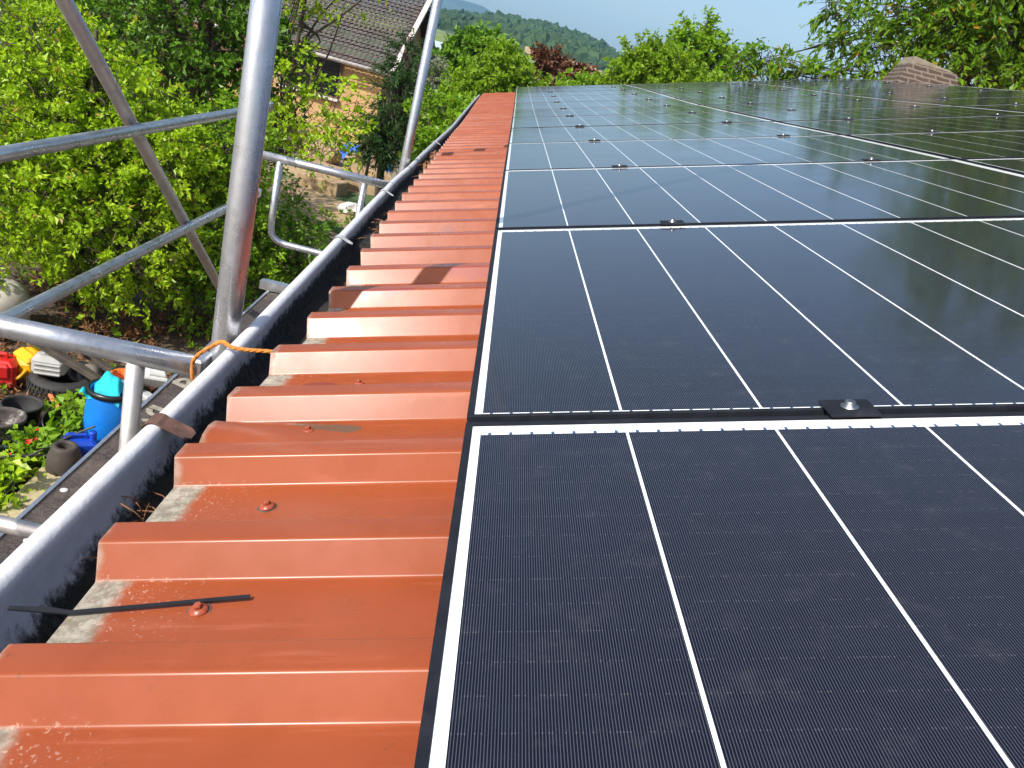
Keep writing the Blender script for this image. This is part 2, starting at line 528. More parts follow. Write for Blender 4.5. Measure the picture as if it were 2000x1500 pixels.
for v in (2.88, 3.50, 4.05):
    b = MB(); c = RW(bead(v), v, -.12)
    b.tube([c + Vector((cos(a), .006 * sin(a), sin(a))) * .0145 for a in np.linspace(0, 2 * pi, 14)], .0022, 6, False)
    b.tube([c + Vector((.014, 0, .004)), c + Vector((.03, .004, .006)), c + Vector((.05, .01, 0))], .0016, 5)
    b.build('black_tie', M_BLACKPL, gutter)
# muck in the trough
b = MB()
vv = np.arange(-1.2, 13.0, .05); rows = []
for v in vv:
    c = RW(bead(v), v, -.12); cx = c.x + .0155 + .078
    hgt = .016 + .006 * math.sin(v * 7) + random.uniform(-.002, .002) + .004 * math.sin(v * 17 + 1) + (.02 if v > 1.8 else 0)
    rows.append([Vector((cx + x, v, c.z - .085 + hgt * (1 + .15 * random.uniform(-1, 1)) + abs(x) ** 2 * 3)) for x in (-.062, -.04, -.02, 0, .02, .04, .062)])
b.add([p for r in rows for p in r], [(i * 7 + j, i * 7 + j + 1, i * 7 + j + 8, i * 7 + j + 7) for i in range(len(rows) - 1) for j in range(6)], True)
b.build('muck', M_MUCK, gutter)

# ------------------------------------------------------------------ solar panels
PW, PL, PT = 1.72, 1.1443, .035
def panel_material():
    t = NT('solar_cells_under_glass')
    s = t.n('ShaderNodeSeparateXYZ'); t.link(t.obj(), s.inputs[0])
    x, y = s.outputs[0], s.outputs[1]
    pitch = .1668; x0 = .017; x1 = x0 + 10 * pitch; y0 = .0110; y1 = PL - .0335
    gap = .0016
    fx = t.math('FRACT', t.math('DIVIDE', t.math('SUBTRACT', x, x0), pitch))
    dx = t.math('MULTIPLY', t.math('MINIMUM', fx, t.math('SUBTRACT', 1.0, fx)), pitch)
    incell = t.math('GREATER_THAN', dx, gap)
    for a in (t.math('GREATER_THAN', x, x0), t.math('LESS_THAN', x, x1), t.math('GREATER_THAN', y, y0), t.math('LESS_THAN', y, y1)):
        incell = t.math('MULTIPLY', incell, a)
    # edge gap on the outermost strings stays part of the border
    # ribbon ends showing on the white border
    tp = pitch / 7
    ft = t.math('FRACT', t.math('DIVIDE', t.math('SUBTRACT', x, x0), tp))
    tick = t.math('LESS_THAN', t.math('ABSOLUTE', t.math('SUBTRACT', ft, .5)), .075)
    ty = t.math('ADD', t.math('MULTIPLY', t.math('GREATER_THAN', y, y1), t.math('LESS_THAN', y, y1 + .006)), t.math('MULTIPLY', t.math('LESS_THAN', y, y0), t.math('GREATER_THAN', y, y0 - .004)))
    tick = t.math('MULTIPLY', t.math('MULTIPLY', tick, ty), t.math('MULTIPLY', t.math('GREATER_THAN', x, x0), t.math('LESS_THAN', x, x1)))
    # thin silver fingers along the slope of each cell and shingle overlaps across
    ff = t.math('FRACT', t.math('DIVIDE', x, .00212))
    fing = t.math('LESS_THAN', t.math('ABSOLUTE', t.math('SUBTRACT', ff, .5)), .15)
    sh = t.math('FRACT', t.math('DIVIDE', t.math('SUBTRACT', y, y0), (y1 - y0) / 34))
    shl = t.math('LESS_THAN', t.math('ABSOLUTE', t.math('SUBTRACT', sh, .5)), .022)
    nv = t.n('ShaderNodeTexWhiteNoise', noise_dimensions='2D')
    cv = t.n('ShaderNodeCombineXYZ')
    t.link(t.math('FLOOR', t.math('DIVIDE', x, .00212)), cv.inputs[0]); t.link(t.math('FLOOR', t.math('DIVIDE', t.math('SUBTRACT', y, y0), (y1 - y0) / 34)), cv.inputs[1])
    t.link(cv.outputs[0], nv.inputs['Vector'])
    oi = t.n('ShaderNodeObjectInfo')
    dots = t.math('MULTIPLY', t.math('MULTIPLY', shl, t.math('GREATER_THAN', nv.outputs[0], .62)), t.math('LESS_THAN', t.math('ABSOLUTE', t.math('SUBTRACT', ff, .5)), .25))
    big = t.noise(1.6, 3, .5); mid = t.noise(7, 4, .6, t.scalevec(t.obj(), (1, 5, 1)))
    cell = t.mix(t.mapr(big, .3, .7), (.0035, .0042, .0095), (.005, .0065, .015))
    cell = t.mix(t.mapr(mid, .4, .7, 0, .5), cell, (.007, .009, .017))
    cell = t.mix(t.math('MULTIPLY', fing, .34), cell, (.17, .17, .18))
    cell = t.mix(t.math('MULTIPLY', dots, .13), cell, (.34, .33, .33))
    white = t.mix(tick, (.80, .82, .82), (.05, .09, .18))
    col = t.mix(incell, white, cell)
    dust = t.noise(26, 5, .7)
    col = t.mix(t.mapr(dust, .5, .8, .0, .035), col, (.45, .43, .40))
    r = t.mapr(t.noise(3, 3, .5, t.scalevec(t.obj(), (1, 2.5, 1))), .3, .7, .085, .125)
    t.bsdf(col, r, 0, None, IOR=1.42, Specular_Tint=(.42, .68, 1.0, 1))
    return t.m
M_PANEL = panel_material()
def panel_parts(parent):
    lip = .0085; b = MB()
    zt = 0.0; zg = -.0012
    o = [(0, 0), (PW, 0), (PW, PL), (0, PL)]
    ly0, ly1 = .0060, .0105
    i_ = [(lip, ly0), (PW - lip, ly0), (PW - lip, PL - ly1), (lip, PL - ly1)]
    ch = .0008
    vs = [(x, y, -PT) for x, y in o] + [(x, y, zt - ch) for x, y in o] + \
         [(x + (ch if x == 0 else -ch), y + (ch if y == 0 else -ch), zt) for x, y in o] + [(x, y, zt) for x, y in i_] + [(x, y, zg) for x, y in i_]
    fs = []
    for k in range(4):
        for i in range(4):
            j = (i + 1) % 4
            fs.append((k * 4 + i, k * 4 + j, k * 4 + 4 + j, k * 4 + 4 + i))
    b.add(vs, fs)
    b.build('frame', M_FRAME, parent)
    b = MB()
    b.add([(lip, ly0, zg), (PW - lip, ly0, zg), (PW - lip, PL - ly1, zg), (lip, PL - ly1, zg)], [(0, 1, 2, 3)])
    b.build('glass_face', M_PANEL, parent)
    b = MB()
    b.add([(.002, .002, -.006), (PW - .002, .002, -.006), (PW - .002, PL - .002, -.006), (.002, PL - .002, -.006)], [(3, 2, 1, 0)])
    b.build('backsheet', simple('white_backsheet', (.7, .7, .7), .6), parent)
def roof_matrix(u, v, n, jit=0):
    d = (sag(v + 1.0) - sag(v + .1)) / .9
    V = (Vector((0, 1, 0)) + ND * d).normalized(); N = UD.cross(V).normalized()
    R_ = Matrix((UD, V, N)).transposed().to_4x4()
    return Matrix.Translation(RW(u, v, n)) @ R_ @ Matrix.Rotation(jit, 4, 'X')
ORD = ['first', 'second', 'third', 'fourth', 'fifth', 'sixth', 'seventh', 'eighth', 'ninth', 'tenth', 'eleventh', 'twelfth', 'thirteenth']
COLN = ['eave-side', 'middle', 'ridge-side']
def copy_tree(o, parent=None):
    c = o.copy(); COL.objects.link(c)
    if parent is not None: c.parent = parent
    for ch in o.children: copy_tree(ch, c)
    return c
p0 = empty('solar_panel')
panel_parts(p0)
for r in range(12):
    for c in range(3):
        o = p0 if (r, c) == (0, 0) else copy_tree(p0)
        o.matrix_world = roof_matrix(.009 + c * 1.739, (r - 1) * 1.16 + .0207, random.uniform(-.0008, .0008), random.uniform(-.0012, .0012))
        near = 'nearest the camera' if r == 0 else ('farthest from the camera' if r == 11 else 'from the camera')
        row = 'row ' + near if r in (0, 11) else ORD[r] + ' row ' + near
        tag(o, 'black framed solar panel with white cell lines, %s, %s column' % (row, COLN[c]), 'solar panel', 'solar panels on the red roof')

def clamp_parts(parent):
    b = MB()
    b.bbox((0, 0, .0035), (.058, .046, .0035), .0012)
    b.box((0, .0, -.012), (.050, .009, .026))
    b.build('clamp_plate', M_FRAME, parent)
    b = MB()
    b.lathe([(.0001, .0053), (.0105, .0053), (.0105, .0064), (.0062, .0072), (.0062, .0115), (.0052, .0128), (.0001, .013)], n=20)
    b.build('bolt', M_BOLT, parent)
cl0 = empty('panel_clamp'); clamp_parts(cl0)
EO = ['first', 'second', 'third', 'fourth', 'fifth', 'sixth']
for r in range(11):
    for c, u in enumerate((.465, 1.42, 2.19, 3.15, 3.93, 4.88)):
        o = cl0 if (r, c) == (0, 0) else copy_tree(cl0)
        o.matrix_world = roof_matrix(u + random.uniform(-.012, .012), r * 1.16 + .0135, 0)
        tag(o, 'black clamp with silver bolt, %s panel gap from the camera, %s from the eave' % (ORD[r], EO[c]), 'clamp', 'clamps in the gaps between solar panels')

# ------------------------------------------------------------------ scaffold
scaf = empty('scaffold', (-.9, 2.2, .3), 'galvanised tube scaffold standing outside the gutter', 'scaffold')
def W(b, name, mat_=M_GALV, parent=scaf):
    o = b.build(name, mat_, None)
    if parent is not None:
        o.parent = parent; o.matrix_parent_inverse = Matrix.Translation(-parent.location)
    return o
XO = -1.295
def standard(p0_, p1_, r):
    b = MB(); b.tube([p0_, p1_], r, 28); return W(b, 'standard')
standard((-.446, .715, .3), (-.518, .715, 6.8), .0268)
standard((-.505, 3.66, .3), (-.5366, 3.91, 6.6), .0255)
standard((XO, .72, .3), (XO, .72, 4.74), .0242)
standard((XO - .045, 3.76, .3), (XO - .045, 3.76, 4.74), .0242)
def rounded(pts, rad, n=8):
    pts = [Vector(p) for p in pts]; out = [pts[0]]
    for i in range(1, len(pts) - 1):
        a = (pts[i - 1] - pts[i]).normalized(); c = (pts[i + 1] - pts[i]).normalized()
        s = pts[i] + a * rad; e = pts[i] + c * rad
        for k in range(n + 1):
            t = k / n
            out.append(s * (1 - t) ** 2 + pts[i] * 2 * t * (1 - t) + e * t * t)
    out.append(pts[-1]); return out
for (y, zl, zr, xin, xst, xo2, zlow) in ((.665, 3.463, 3.483, -.512, -.637, -1.17, 3.003), (3.70, 3.392, 3.399, -.545, -.706, -1.178, 2.925)):
    b = MB(); b.tube([(XO, y, zl - .006), (xin, y, zr)], .0226, 24)
    W(b, 'end_rail')
    b = MB()
    b.tube(rounded([(xst, y, zr - .02), (xst + .002, y, zlow), (xo2 + .004, y, zlow), (xo2, y, zl - .016)], .10), .0185, 18)
    W(b, 'end_guard_loop', M_GALV if y > 1 else M_GALV_DULL)
    b = MB()
    b.bbox((xin + .002, y + .012, zr - .034), (.020, .060, .11), .004)
    W(b, 'coupler', M_GALV)
for z in (3.652, 3.178):
    b = MB(); b.tube([(XO + .03, -2.4, z), (XO + .01, 3.71, z - .012)], .0205, 20)
    W(b, 'guard_rail')
    b = MB(); b.bbox((XO + .012, 3.735, z - .012), (.03, .05, .05), .006); W(b, 'wedge_coupler')
b = MB(); b.tube([(XO - .018, .70, 4.76), (XO - .018, 3.70, 2.443)], .0232, 20)
W(b, 'diagonal_brace', M_GALV_DULL)
b = MB()
b.box((-.86, 3.80, 2.63), (.70, .05, .05)); b.box((-.86, 3.90, 2.60), (.70, .03, .06)); b.box((-.60, 3.83, 2.62), (.05, .25, .04))
W(b, 'deck_bearer')
# deck boards lying on the scaffold
M_PLY = None
def ply():
    t = NT('dark_anti_slip_plywood')
    n1 = t.noise(5, 4, .6); vor = t.n('ShaderNodeTexVoronoi'); vor.inputs['Scale'].default_value = 95
    t.link(t.obj(), vor.inputs['Vector'])
    n2 = t.noise(60, 4, .7, t.scalevec(t.obj(), (1, 2.5, 1)))
    col = t.mix(t.mapr(n2, .35, .7), (.035, .028, .026), (.11, .085, .07))
    col = t.mix(t.mapr(n1, .45, .7, 0, .6), col, (.16, .12, .095))
    col = t.mix(t.mapr(vor.outputs['Distance'], .2, .5, .35, 0), col, (.02, .017, .017))
    t.bsdf(col, .7, 0, t.bump(vor.outputs['Distance'], .5, .003))
    return t.m
M_PLY = ply()
deck = empty('scaffold_deck', (-.86, .7, 2.6), 'dark plywood scaffold deck with pale lettering beside the gutter', 'scaffold deck')
def WD(b, name, mat_): return W(b, name, mat_, deck)
ZD = 2.612
for (ya, yb) in ((-2.3, .72), (.76, 3.74)):
    b = MB(); b.box((-.83, (ya + yb) / 2, ZD - .012), (.60, yb - ya, .02)); WD(b, 'board', M_PLY)
    b = MB()
    for x in (-1.146, -.522):
        s = 1 if x < -.8 else -1
        b.box((x, (ya + yb) / 2, ZD - .012), (.013, yb - ya, .034))
    WD(b, 'edge_profile', M_GALV)
for (x, y) in ((-1.112, 1.39), (-1.072, 1.115), (-1.11, 2.6), (-1.1, .9)):
    b = MB(); b.lathe([(.0001, .0015), (.008, .0015), (.012, .0005), (.0125, -.001)], (x, y, ZD), 16); WD(b, 'rivet', M_LSTRAP)
# painted letters
def bar(b, p, q, w, z):
    p, q = Vector((p[0], p[1], 0)), Vector((q[0], q[1], 0)); d = (q - p).normalized(); s = Vector((-d.y, d.x, 0)) * w / 2
    b.add([v + Vector((0, 0, z)) for v in (p - s, p + s, q + s, q - s)], [(0, 1, 2, 3)])
def arc(b, c, rx, ry, a0, a1, w, z, n=18):
    vs = []
    for k in range(n + 1):
        a = a0 + (a1 - a0) * k / n
        for s in (1, 0):
            vs.append((c[0] + (rx - (0 if s else w)) * cos(a), c[1] + (ry - (0 if s else w)) * sin(a), z))
    b.add(vs, [(2 * k, 2 * k + 1, 2 * k + 3, 2 * k + 2) for k in range(n)])
zl_ = ZD + .0022
M_LET = simple('pale_deck_paint', (.30, .28, .22), .8, 0, .25, 40, dirt=(.1, .08, .07), dirt_amt=.5)
b = MB()
bar(b, (-1.119, 2.055), (-1.02, 2.03), .030, zl_); arc(b, (-1.075, 2.04), .050, .066, radians(190), radians(350), .024, zl_ + .0004)
WD(b, 'letter', M_LET); b = MB()
bar(b, (-1.128, 2.305), (-1.02, 2.262), .030, zl_); arc(b, (-1.095, 2.29), .042, .075, radians(-10), radians(170), .024, zl_ + .0004)
WD(b, 'letter', M_LET); b = MB()
arc(b, (-1.075, 1.90), .050, .05, radians(0), radians(130), .024, zl_)
WD(b, 'letter', M_LET)

# ------------------------------------------------------------------ rope, cable tie, gutter litter
def smooth_path(pts, n=6):
    pts = [Vector(p) for p in pts]; out = []
    for i in range(len(pts) - 1):
        p0_, p1_, p2_, p3_ = pts[max(i - 1, 0)], pts[i], pts[i + 1], pts[min(i + 2, len(pts) - 1)]
        for k in range(n):
            t = k / n
            out.append(.5 * ((2 * p1_) + (-p0_ + p2_) * t + (2 * p0_ - 5 * p1_ + 4 * p2_ - p3_) * t * t + (-p0_ + 3 * p1_ - 3 * p2_ + p3_) * t ** 3))
    out.append(pts[-1]); return out
rope_pts = [(-.505, .640, 3.44), (-.511, .630, 3.475), (-.513, .628, 3.505), (-.499, .612, 3.533), (-.470, .59, 3.566), (-.447, .575, 3.587), (-.425, .566, 3.585), (-.40, .568, 3.586), (-.378, .573, 3.588), (-.352, .578, 3.5905), (-.33, .578, 3.592)]
b = MB()
sp_ = smooth_path(rope_pts, 8)
# two twisted strands
for ph in (0, 2 * pi / 3, 4 * pi / 3):
    pts = []
    for i, p in enumerate(sp_):
        t = (sp_[min(i + 1, len(sp_) - 1)] - sp_[max(i - 1, 0)]).normalized()
        x = t.cross(Vector((0, 0, 1))).normalized() if abs(t.z) < .95 else Vector((0, 1, 0)); y = x.cross(t)
        a = ph + i * .55
        pts.append(p + (x * cos(a) + y * sin(a)) * .0017)
    b.tube(pts, .0026, 8)
tag(b.build('rope', M_ROPE), 'orange rope lying over the gutter edge at the foot of the scaffold post', 'rope')

b = MB()
zp = [RW(-.212, -.158, -.1228), RW(-.258, -.163, -.1232), RW(-.314, -.170, -.1235), RW(-.39, -.180, -.1228), RW(-.414, -.18, -.119), RW(-.448, -.184, -.113)]
vs = []
for i, p in enumerate(zp):
    w = .0023 if i < 4 else (.0036 if i == 4 else .0022)
    vs += [p + Vector((0, -w, 0)), p + Vector((0, w, .001)), p + Vector((0, w, .0028)), p + Vector((0, -w, .0018))]
fs = [(0, 1, 2, 3)] + [(i * 4 + k, i * 4 + 4 + k, i * 4 + 4 + (k + 1) % 4, i * 4 + (k + 1) % 4) for i in range(len(zp) - 1) for k in range(4)] + [(23, 22, 21, 20)]
b.add(vs, fs)
tag(b.build('cable_tie', M_BLACKPL), 'straight black cable tie lying from the gutter onto the red roof', 'cable tie')

def litter(name, centre_v, spread, n, label, mat_=M_DRY, hgt=.02, thin=.45):
    b = MB()
    for _ in range(n):
        v = random.gauss(centre_v, spread); c = RW(bead(v), v, -.12)
        p = Vector((c.x + .088 + random.uniform(-.045, .05), v, c.z - .06 + random.uniform(0, hgt)))
        d = Vector((random.gauss(0, 1), random.gauss(0, 1), random.gauss(0, .5))).normalized()
        L = random.uniform(.02, .055)
        if random.random() < thin:
            b.tube([p, p + d * L * .5 + Vector((0, 0, .004)), p + d * L], .0011, 4)
        else:
            s = d.cross(Vector((random.gauss(0, .4), random.gauss(0, .4), 1))).normalized() * L * .28
            b.add([p, p + d * L * .5 + s + Vector((0, 0, .006)), p + d * L, p + d * L * .5 - s + Vector((0, 0, .004))], [(0, 1, 2), (0, 2, 3)])
    return tag(b.build(name, mat_), label, 'leaf litter', None, 'stuff')
litter('leaf_litter', .10, .04, 46, 'dry needles and twigs in the near gutter', simple('dry_needles', (.20, .085, .035), .8, 0, .5, 40), .035, .93)
litter('leaf_litter', 2.15, .16, 120, 'dry brown leaves in the gutter before the second post', hgt=.05)
litter('leaf_litter', 4.15, .32, 220, 'heap of dry brown leaves in the gutter beyond the second post', hgt=.085)

# ------------------------------------------------------------------ ground and hills
M_GROUND = None
def ground_mat():
    t = NT('yard_soil')
    ob = t.obj(); s = t.n('ShaderNodeSeparateXYZ'); t.link(ob, s.inputs[0])
    n1 = t.noise(.55, 6, .65); n2 = t.noise(9, 6, .7); n3 = t.noise(60, 4, .7)
    soil = t.mix(t.mapr(n2, .35, .65), (.045, .030, .02), (.13, .09, .06))
    tan = t.mix(t.mapr(n2, .3, .7), (.34, .23, .12), (.46, .33, .19))
    grass = t.mix(t.mapr(n3, .35, .65), (.03, .06, .012), (.07, .13, .03))
    dry = t.math('MULTIPLY', t.math('MULTIPLY', t.mapr(s.outputs[1], 11, 14), t.mapr(s.outputs[1], 34, 40, 1, 0)), t.mapr(t.math('ADD', s.outputs[0], t.math('MULTIPLY', n1, .8)), -5.2, -4.6))
    col = t.mix(dry, soil, tan)
    g = t.math('MULTIPLY', t.mapr(n1, .50, .58), dry)
    col = t.mix(g, col, grass)
    col = t.mix(t.mapr(s.outputs[1], 32, 40), col, grass)
    t.bsdf(col, .95, 0, t.bump(n2, .8, .03))
    return t.m
def gz(x, y): return .3 + .2 * min(max((y - 8) / 17, 0), 1)
def build_ground():
    xs = np.concatenate([[-1500, -800, -150, -40], np.arange(-12, 12.1, .5), [40, 150, 800, 1500]])
    ys = np.concatenate([[-300, -60, -10], np.arange(-4, 40.1, .5), [60, 150, 600, 2000, 5300]])
    vs = []
    for y in ys:
        for x in xs:
            near = abs(x) <= 12 and -4 <= y <= 40
            vs.append((x, y, gz(x, y) + (.05 * (math.sin(x * 2.1 + y) * math.sin(y * 1.7 - x * .6)) if near else 0)))
    nx = len(xs)
    q = [(i * nx + j, i * nx + j + 1, (i + 1) * nx + j + 1, (i + 1) * nx + j) for i in range(len(ys) - 1) for j in range(nx - 1)]
    return np_mesh('ground', vs, q, ground_mat(), None, True)
tag(build_ground(), 'brown and tan yard ground', 'ground', None, 'structure')

def polar(az, r, z): return (CAM.x + r * math.sin(radians(az)), CAM.y + r * math.cos(radians(az)), z)
FOR_AZ = [-30, -12, -8, -6.33, -5.53, -4.41, -2.78, -1.49, .53, 2.58, 4.18, 5.28, 6.26, 7.83, 10, 16, 30]
FOR_EL = [.5, .7, .95, 1.18, 1.30, 1.56, 1.85, 2.14, 2.28, 2.34, 2.21, 1.99, 1.63, 1.07, .75, .6, .5]
MTN_AZ = [-20, -17, -14, -10, -7.2, -5.6, -4.46, -3.28, -2.38, -1.67, -1.16, -.64, 1, 3, 6, 12, 20]
MTN_EL = [.8, 1.2, 1.6, 1.9, 2.14, 2.44, 2.61, 2.62, 2.39, 2.29, 2.28, 2.24, 2.0, 1.7, 1.2, .7, .5]
def hill_surface(name, AZ, EL, rs, mats, matfun, label):
    azs = np.arange(AZ[0], AZ[-1] + .01, .35); ts = np.linspace(0, 1.35, 40)
    vs = []
    for t in ts:
        for az in azs:
            el = float(np.interp(az, AZ, EL)); r = rs[0] + (rs[1] - rs[0]) * t
            s = t if t < 1 else 1 - (t - 1) * .6
            e = el * (max(s, 0) ** .85)
            z = CAM.z + r * math.tan(radians(e)) if t > .02 else -2
            if t > 1: z = CAM.z + rs[1] * math.tan(radians(el)) * (1 - (t - 1) * .9)
            vs.append(polar(az, r, z))
    n = len(azs); q = []; mi = []
    for i in range(len(ts) - 1):
        for j in range(n - 1):
            q.append((i * n + j, i * n + j + 1, (i + 1) * n + j + 1, (i + 1) * n + j))
            t = (ts[i] + ts[i + 1]) / 2; az = azs[j] + .175
            mi.append(matfun(az, float(np.interp(az, AZ, EL)) * min(t, 1) ** .85, t))
    o = np_mesh(name, vs, q, mats, None, True)
    o.data.polygons.foreach_set('material_index', np.array(mi, np.int32))
    return tag(o, label, 'hills', None, 'structure')
def wheat_line(az): return float(np.interp(az, [.2, 1, 3, 5, 6], [.98, .96, .93, .83, .7]))
def meadow_line(az): return float(np.interp(az, [-1.6, -.9, 1.2, 2], [1.70, 1.60, 1.36, 1.25]))
def cover(az, e, t):
    if t > 1: return 0
    if .2 < az < 5.8 and wheat_line(az) - .42 < e < wheat_line(az): return 2
    if -1.7 < az < 1.9 and abs(e - meadow_line(az)) < .075: return 1
    if -5.9 < az < -3.6 and abs(e - (1.10 + (az + 5.3) * .02)) < .075: return 2
    if -3.3 < az < -1.8 and abs(e - 1.32) < .09: return 2
    if e < .5: return 1
    return 0
M_FLOOR = simple('forest_floor', (.03, .055, .02), .95, 0, .3, .02)
M_MEADOW = simple('meadow_grass', (.15, .20, .05), .95, 0, .2, .02)
M_WHEAT = simple('ripening_field', (.40, .27, .12), .95, 0, .2, .02)
hill_surface('hills', FOR_AZ, FOR_EL, (260, 900), [M_FLOOR, M_MEADOW, M_WHEAT], cover, 'wooded hillside with a tan field')
M_MTN = simple('far_forest', (.025, .055, .025), .95, 0, .45, .008)
hill_surface('mountain', MTN_AZ, MTN_EL, (2200, 4400), [M_MTN], lambda a, e, t: 0, 'far blue wooded mountain')

def leafmat(name, c1, c2, trans=.35, rough=.45, c3=None, f3=.06):
    t = NT(name)
    g = t.n('ShaderNodeNewGeometry')
    rnd = g.outputs['Random Per Island']
    col = t.mix(rnd, c1, c2)
    big = t.noise(1.3, 3, .5)
    col = t.mix(t.mapr(big, .35, .65, 0, .35), col, c1)
    if c3 is not None:
        w = t.n('ShaderNodeTexWhiteNoise', noise_dimensions='1D'); t.link(rnd, w.inputs['W'])
        col = t.mix(t.math('LESS_THAN', w.outputs[0], f3), col, c3)
    p = t.n('ShaderNodeBsdfPrincipled'); t.setin(p.inputs['Base Color'], col); p.inputs['Roughness'].default_value = rough
    p.inputs['Specular IOR Level'].default_value = .35
    tr = t.n('ShaderNodeBsdfTranslucent'); t.link(t.mix(.6, col, t.mix(1.0, col, (1.25, 1.35, .5), 'MULTIPLY')), tr.inputs[0])
    mx = t.n('ShaderNodeMixShader'); mx.inputs[0].default_value = trans
    t.link(p.outputs[0], mx.inputs[1]); t.link(tr.outputs[0], mx.inputs[2]); t.link(mx.outputs[0], t.out.inputs[0])
    return t.m

# far wood on the hill
def ico():
    import bmesh
    bm = bmesh.new(); bmesh.ops.create_icosphere(bm, subdivisions=2, radius=1.0)
    v = np.array([p.co[:] for p in bm.verts]); f = np.array([[q.index for q in p.verts] for p in bm.faces]); bm.free(); return v, f
IV, IF = ico()
def far_wood():
    V = []; F = []; n = 0
    k = 0
    while k < 2600:
        az = random.uniform(-7.5, 8.2); t = random.uniform(.30, 1.02) ** .8
        el = float(np.interp(az, FOR_AZ, FOR_EL)); e = el * min(t, 1) ** .85
        if cover(az, e, min(t, .99)) != 0 or cover(az, e + .05, min(t, .99)) == 2: continue
        r = 260 + 640 * t
        z = CAM.z + r * math.tan(radians(e)) if t < 1 else CAM.z + 900 * math.tan(radians(el))
        s = random.uniform(3.2, 6.2)
        v = IV * (1 + .22 * rng.standard_normal((len(IV), 1))) * np.array([s, s, s * random.uniform(.85, 1.35)])
        p = polar(az, r, z)
        V.append(v + np.array([p[0], p[1], p[2] - .2])); F.append(IF + n); n += len(IV); k += 1
    return np_mesh('forest', np.concatenate(V), np.concatenate(F), leafmat('far_tree_crowns', (.014, .040, .012), (.042, .088, .022), .0, .8), None, False)
tag(far_wood(), 'far wood covering the hillside', 'forest', None, 'stuff')

# ------------------------------------------------------------------ trees and shrubs
M_BARK = simple('grey_brown_bark', (.07, .05, .035), .9, 0, .4, 12, bump=.6)
def leaf_cloud(base, dirs, L, M, ll, lw, droop=.2, spread=.8, curl=.25, upbias=.6):
    """M leaves along each twig: base (N,3), dirs (N,3) -> verts, tris"""
    N = len(base)
    t = rng.uniform(.05, 1.0, (N, M, 1))
    d = dirs[:, None, :]
    pos = base[:, None, :] + d * (t * L[:, None, None]) + rng.normal(0, .02, (N, M, 3)) * (L[:, None, None] / .3)
    pos[..., 2] -= droop * (t[..., 0] ** 2) * L[:, None]
    side = rng.normal(0, 1, (N, M, 3))
    side -= (side * d).sum(-1, keepdims=True) * d
    side /= np.linalg.norm(side, axis=-1, keepdims=True) + 1e-9
    ax = d * .55 + side * spread
    ax[..., 2] -= droop * .9
    ax /= np.linalg.norm(ax, axis=-1, keepdims=True)
    up = rng.normal(0, .55, (N, M, 3)); up += upbias * np.array([-.42, -.48, .9])
    w = np.cross(ax, up); w /= np.linalg.norm(w, axis=-1, keepdims=True) + 1e-9
    nn = np.cross(w, ax)
    sc = rng.uniform(.5, 1.4, (N, M, 1)) * rng.uniform(.75, 1.2, (N, 1, 1))
    l = ll * sc; ww = lw * sc
    a = pos; tip = pos + ax * l - nn * l * .12
    mid = pos + ax * l * .45
    lft = mid + w * ww * .5 + nn * ww * curl; rgt = mid - w * ww * .5 + nn * ww * curl
    V = np.stack([a, rgt, tip, lft], 2).reshape(-1, 3)
    k = np.arange(N * M) * 4
    T = np.concatenate([np.stack([k, k + 1, k + 2], 1), np.stack([k, k + 2, k + 3], 1)])
    return V, T
def twig_mesh(base, dirs, L, droop, r=.004):
    # thin three sided twigs
    N = len(base); V = []; 
    p0_ = base - dirs * L[:, None] * .6; p1_ = base + dirs * L[:, None] * .9; p1_[:, 2] -= droop * L * .8
    a = np.cross(dirs, np.array([.3, .5, .8])); a /= np.linalg.norm(a, axis=1, keepdims=True) + 1e-9
    b = np.cross(dirs, a)
    ring = [a * r, (-.5 * a + .87 * b) * r, (-.5 * a - .87 * b) * r]
    V = np.stack([p0_ + ring[0] * 1.5, p0_ + ring[1] * 1.5, p0_ + ring[2] * 1.5, p1_ + ring[0] * .5, p1_ + ring[1] * .5, p1_ + ring[2] * .5], 1).reshape(-1, 3)
    k = np.arange(N) * 6
    T = np.concatenate([np.stack(x, 1) for x in ((k, k + 1, k + 4), (k, k + 4, k + 3), (k + 1, k + 2, k + 5), (k + 1, k + 5, k + 4), (k + 2, k, k + 3), (k + 2, k + 3, k + 5))])
    return V, T
def sprays(clumps, density=1.0, outward=.8, upw=.35, shell=.45):
    B = []; D = []
    for (cx, cy, cz, rx, ry, rz, n) in clumps:
        n = int(n * density)
        q = rng.normal(0, 1, (n, 3)); q /= np.linalg.norm(q, axis=1, keepdims=True)
        lump = 1 + .22 * np.sin(q[:, 0] * 5 + cx * 3) * np.sin(q[:, 1] * 6 + cy * 2) + .15 * np.sin(q[:, 2] * 9 + cz)
        rad = (rng.uniform(0, 1, (n, 1)) ** shell) * lump[:, None]
        p = np.array([cx, cy, cz]) + q * rad * np.array([rx, ry, rz])
        d = q * outward + rng.normal(0, .5, (n, 3)); d[:, 2] += upw
        d /= np.linalg.norm(d, axis=1, keepdims=True)
        B.append(p); D.append(d)
    return np.concatenate(B), np.concatenate(D)
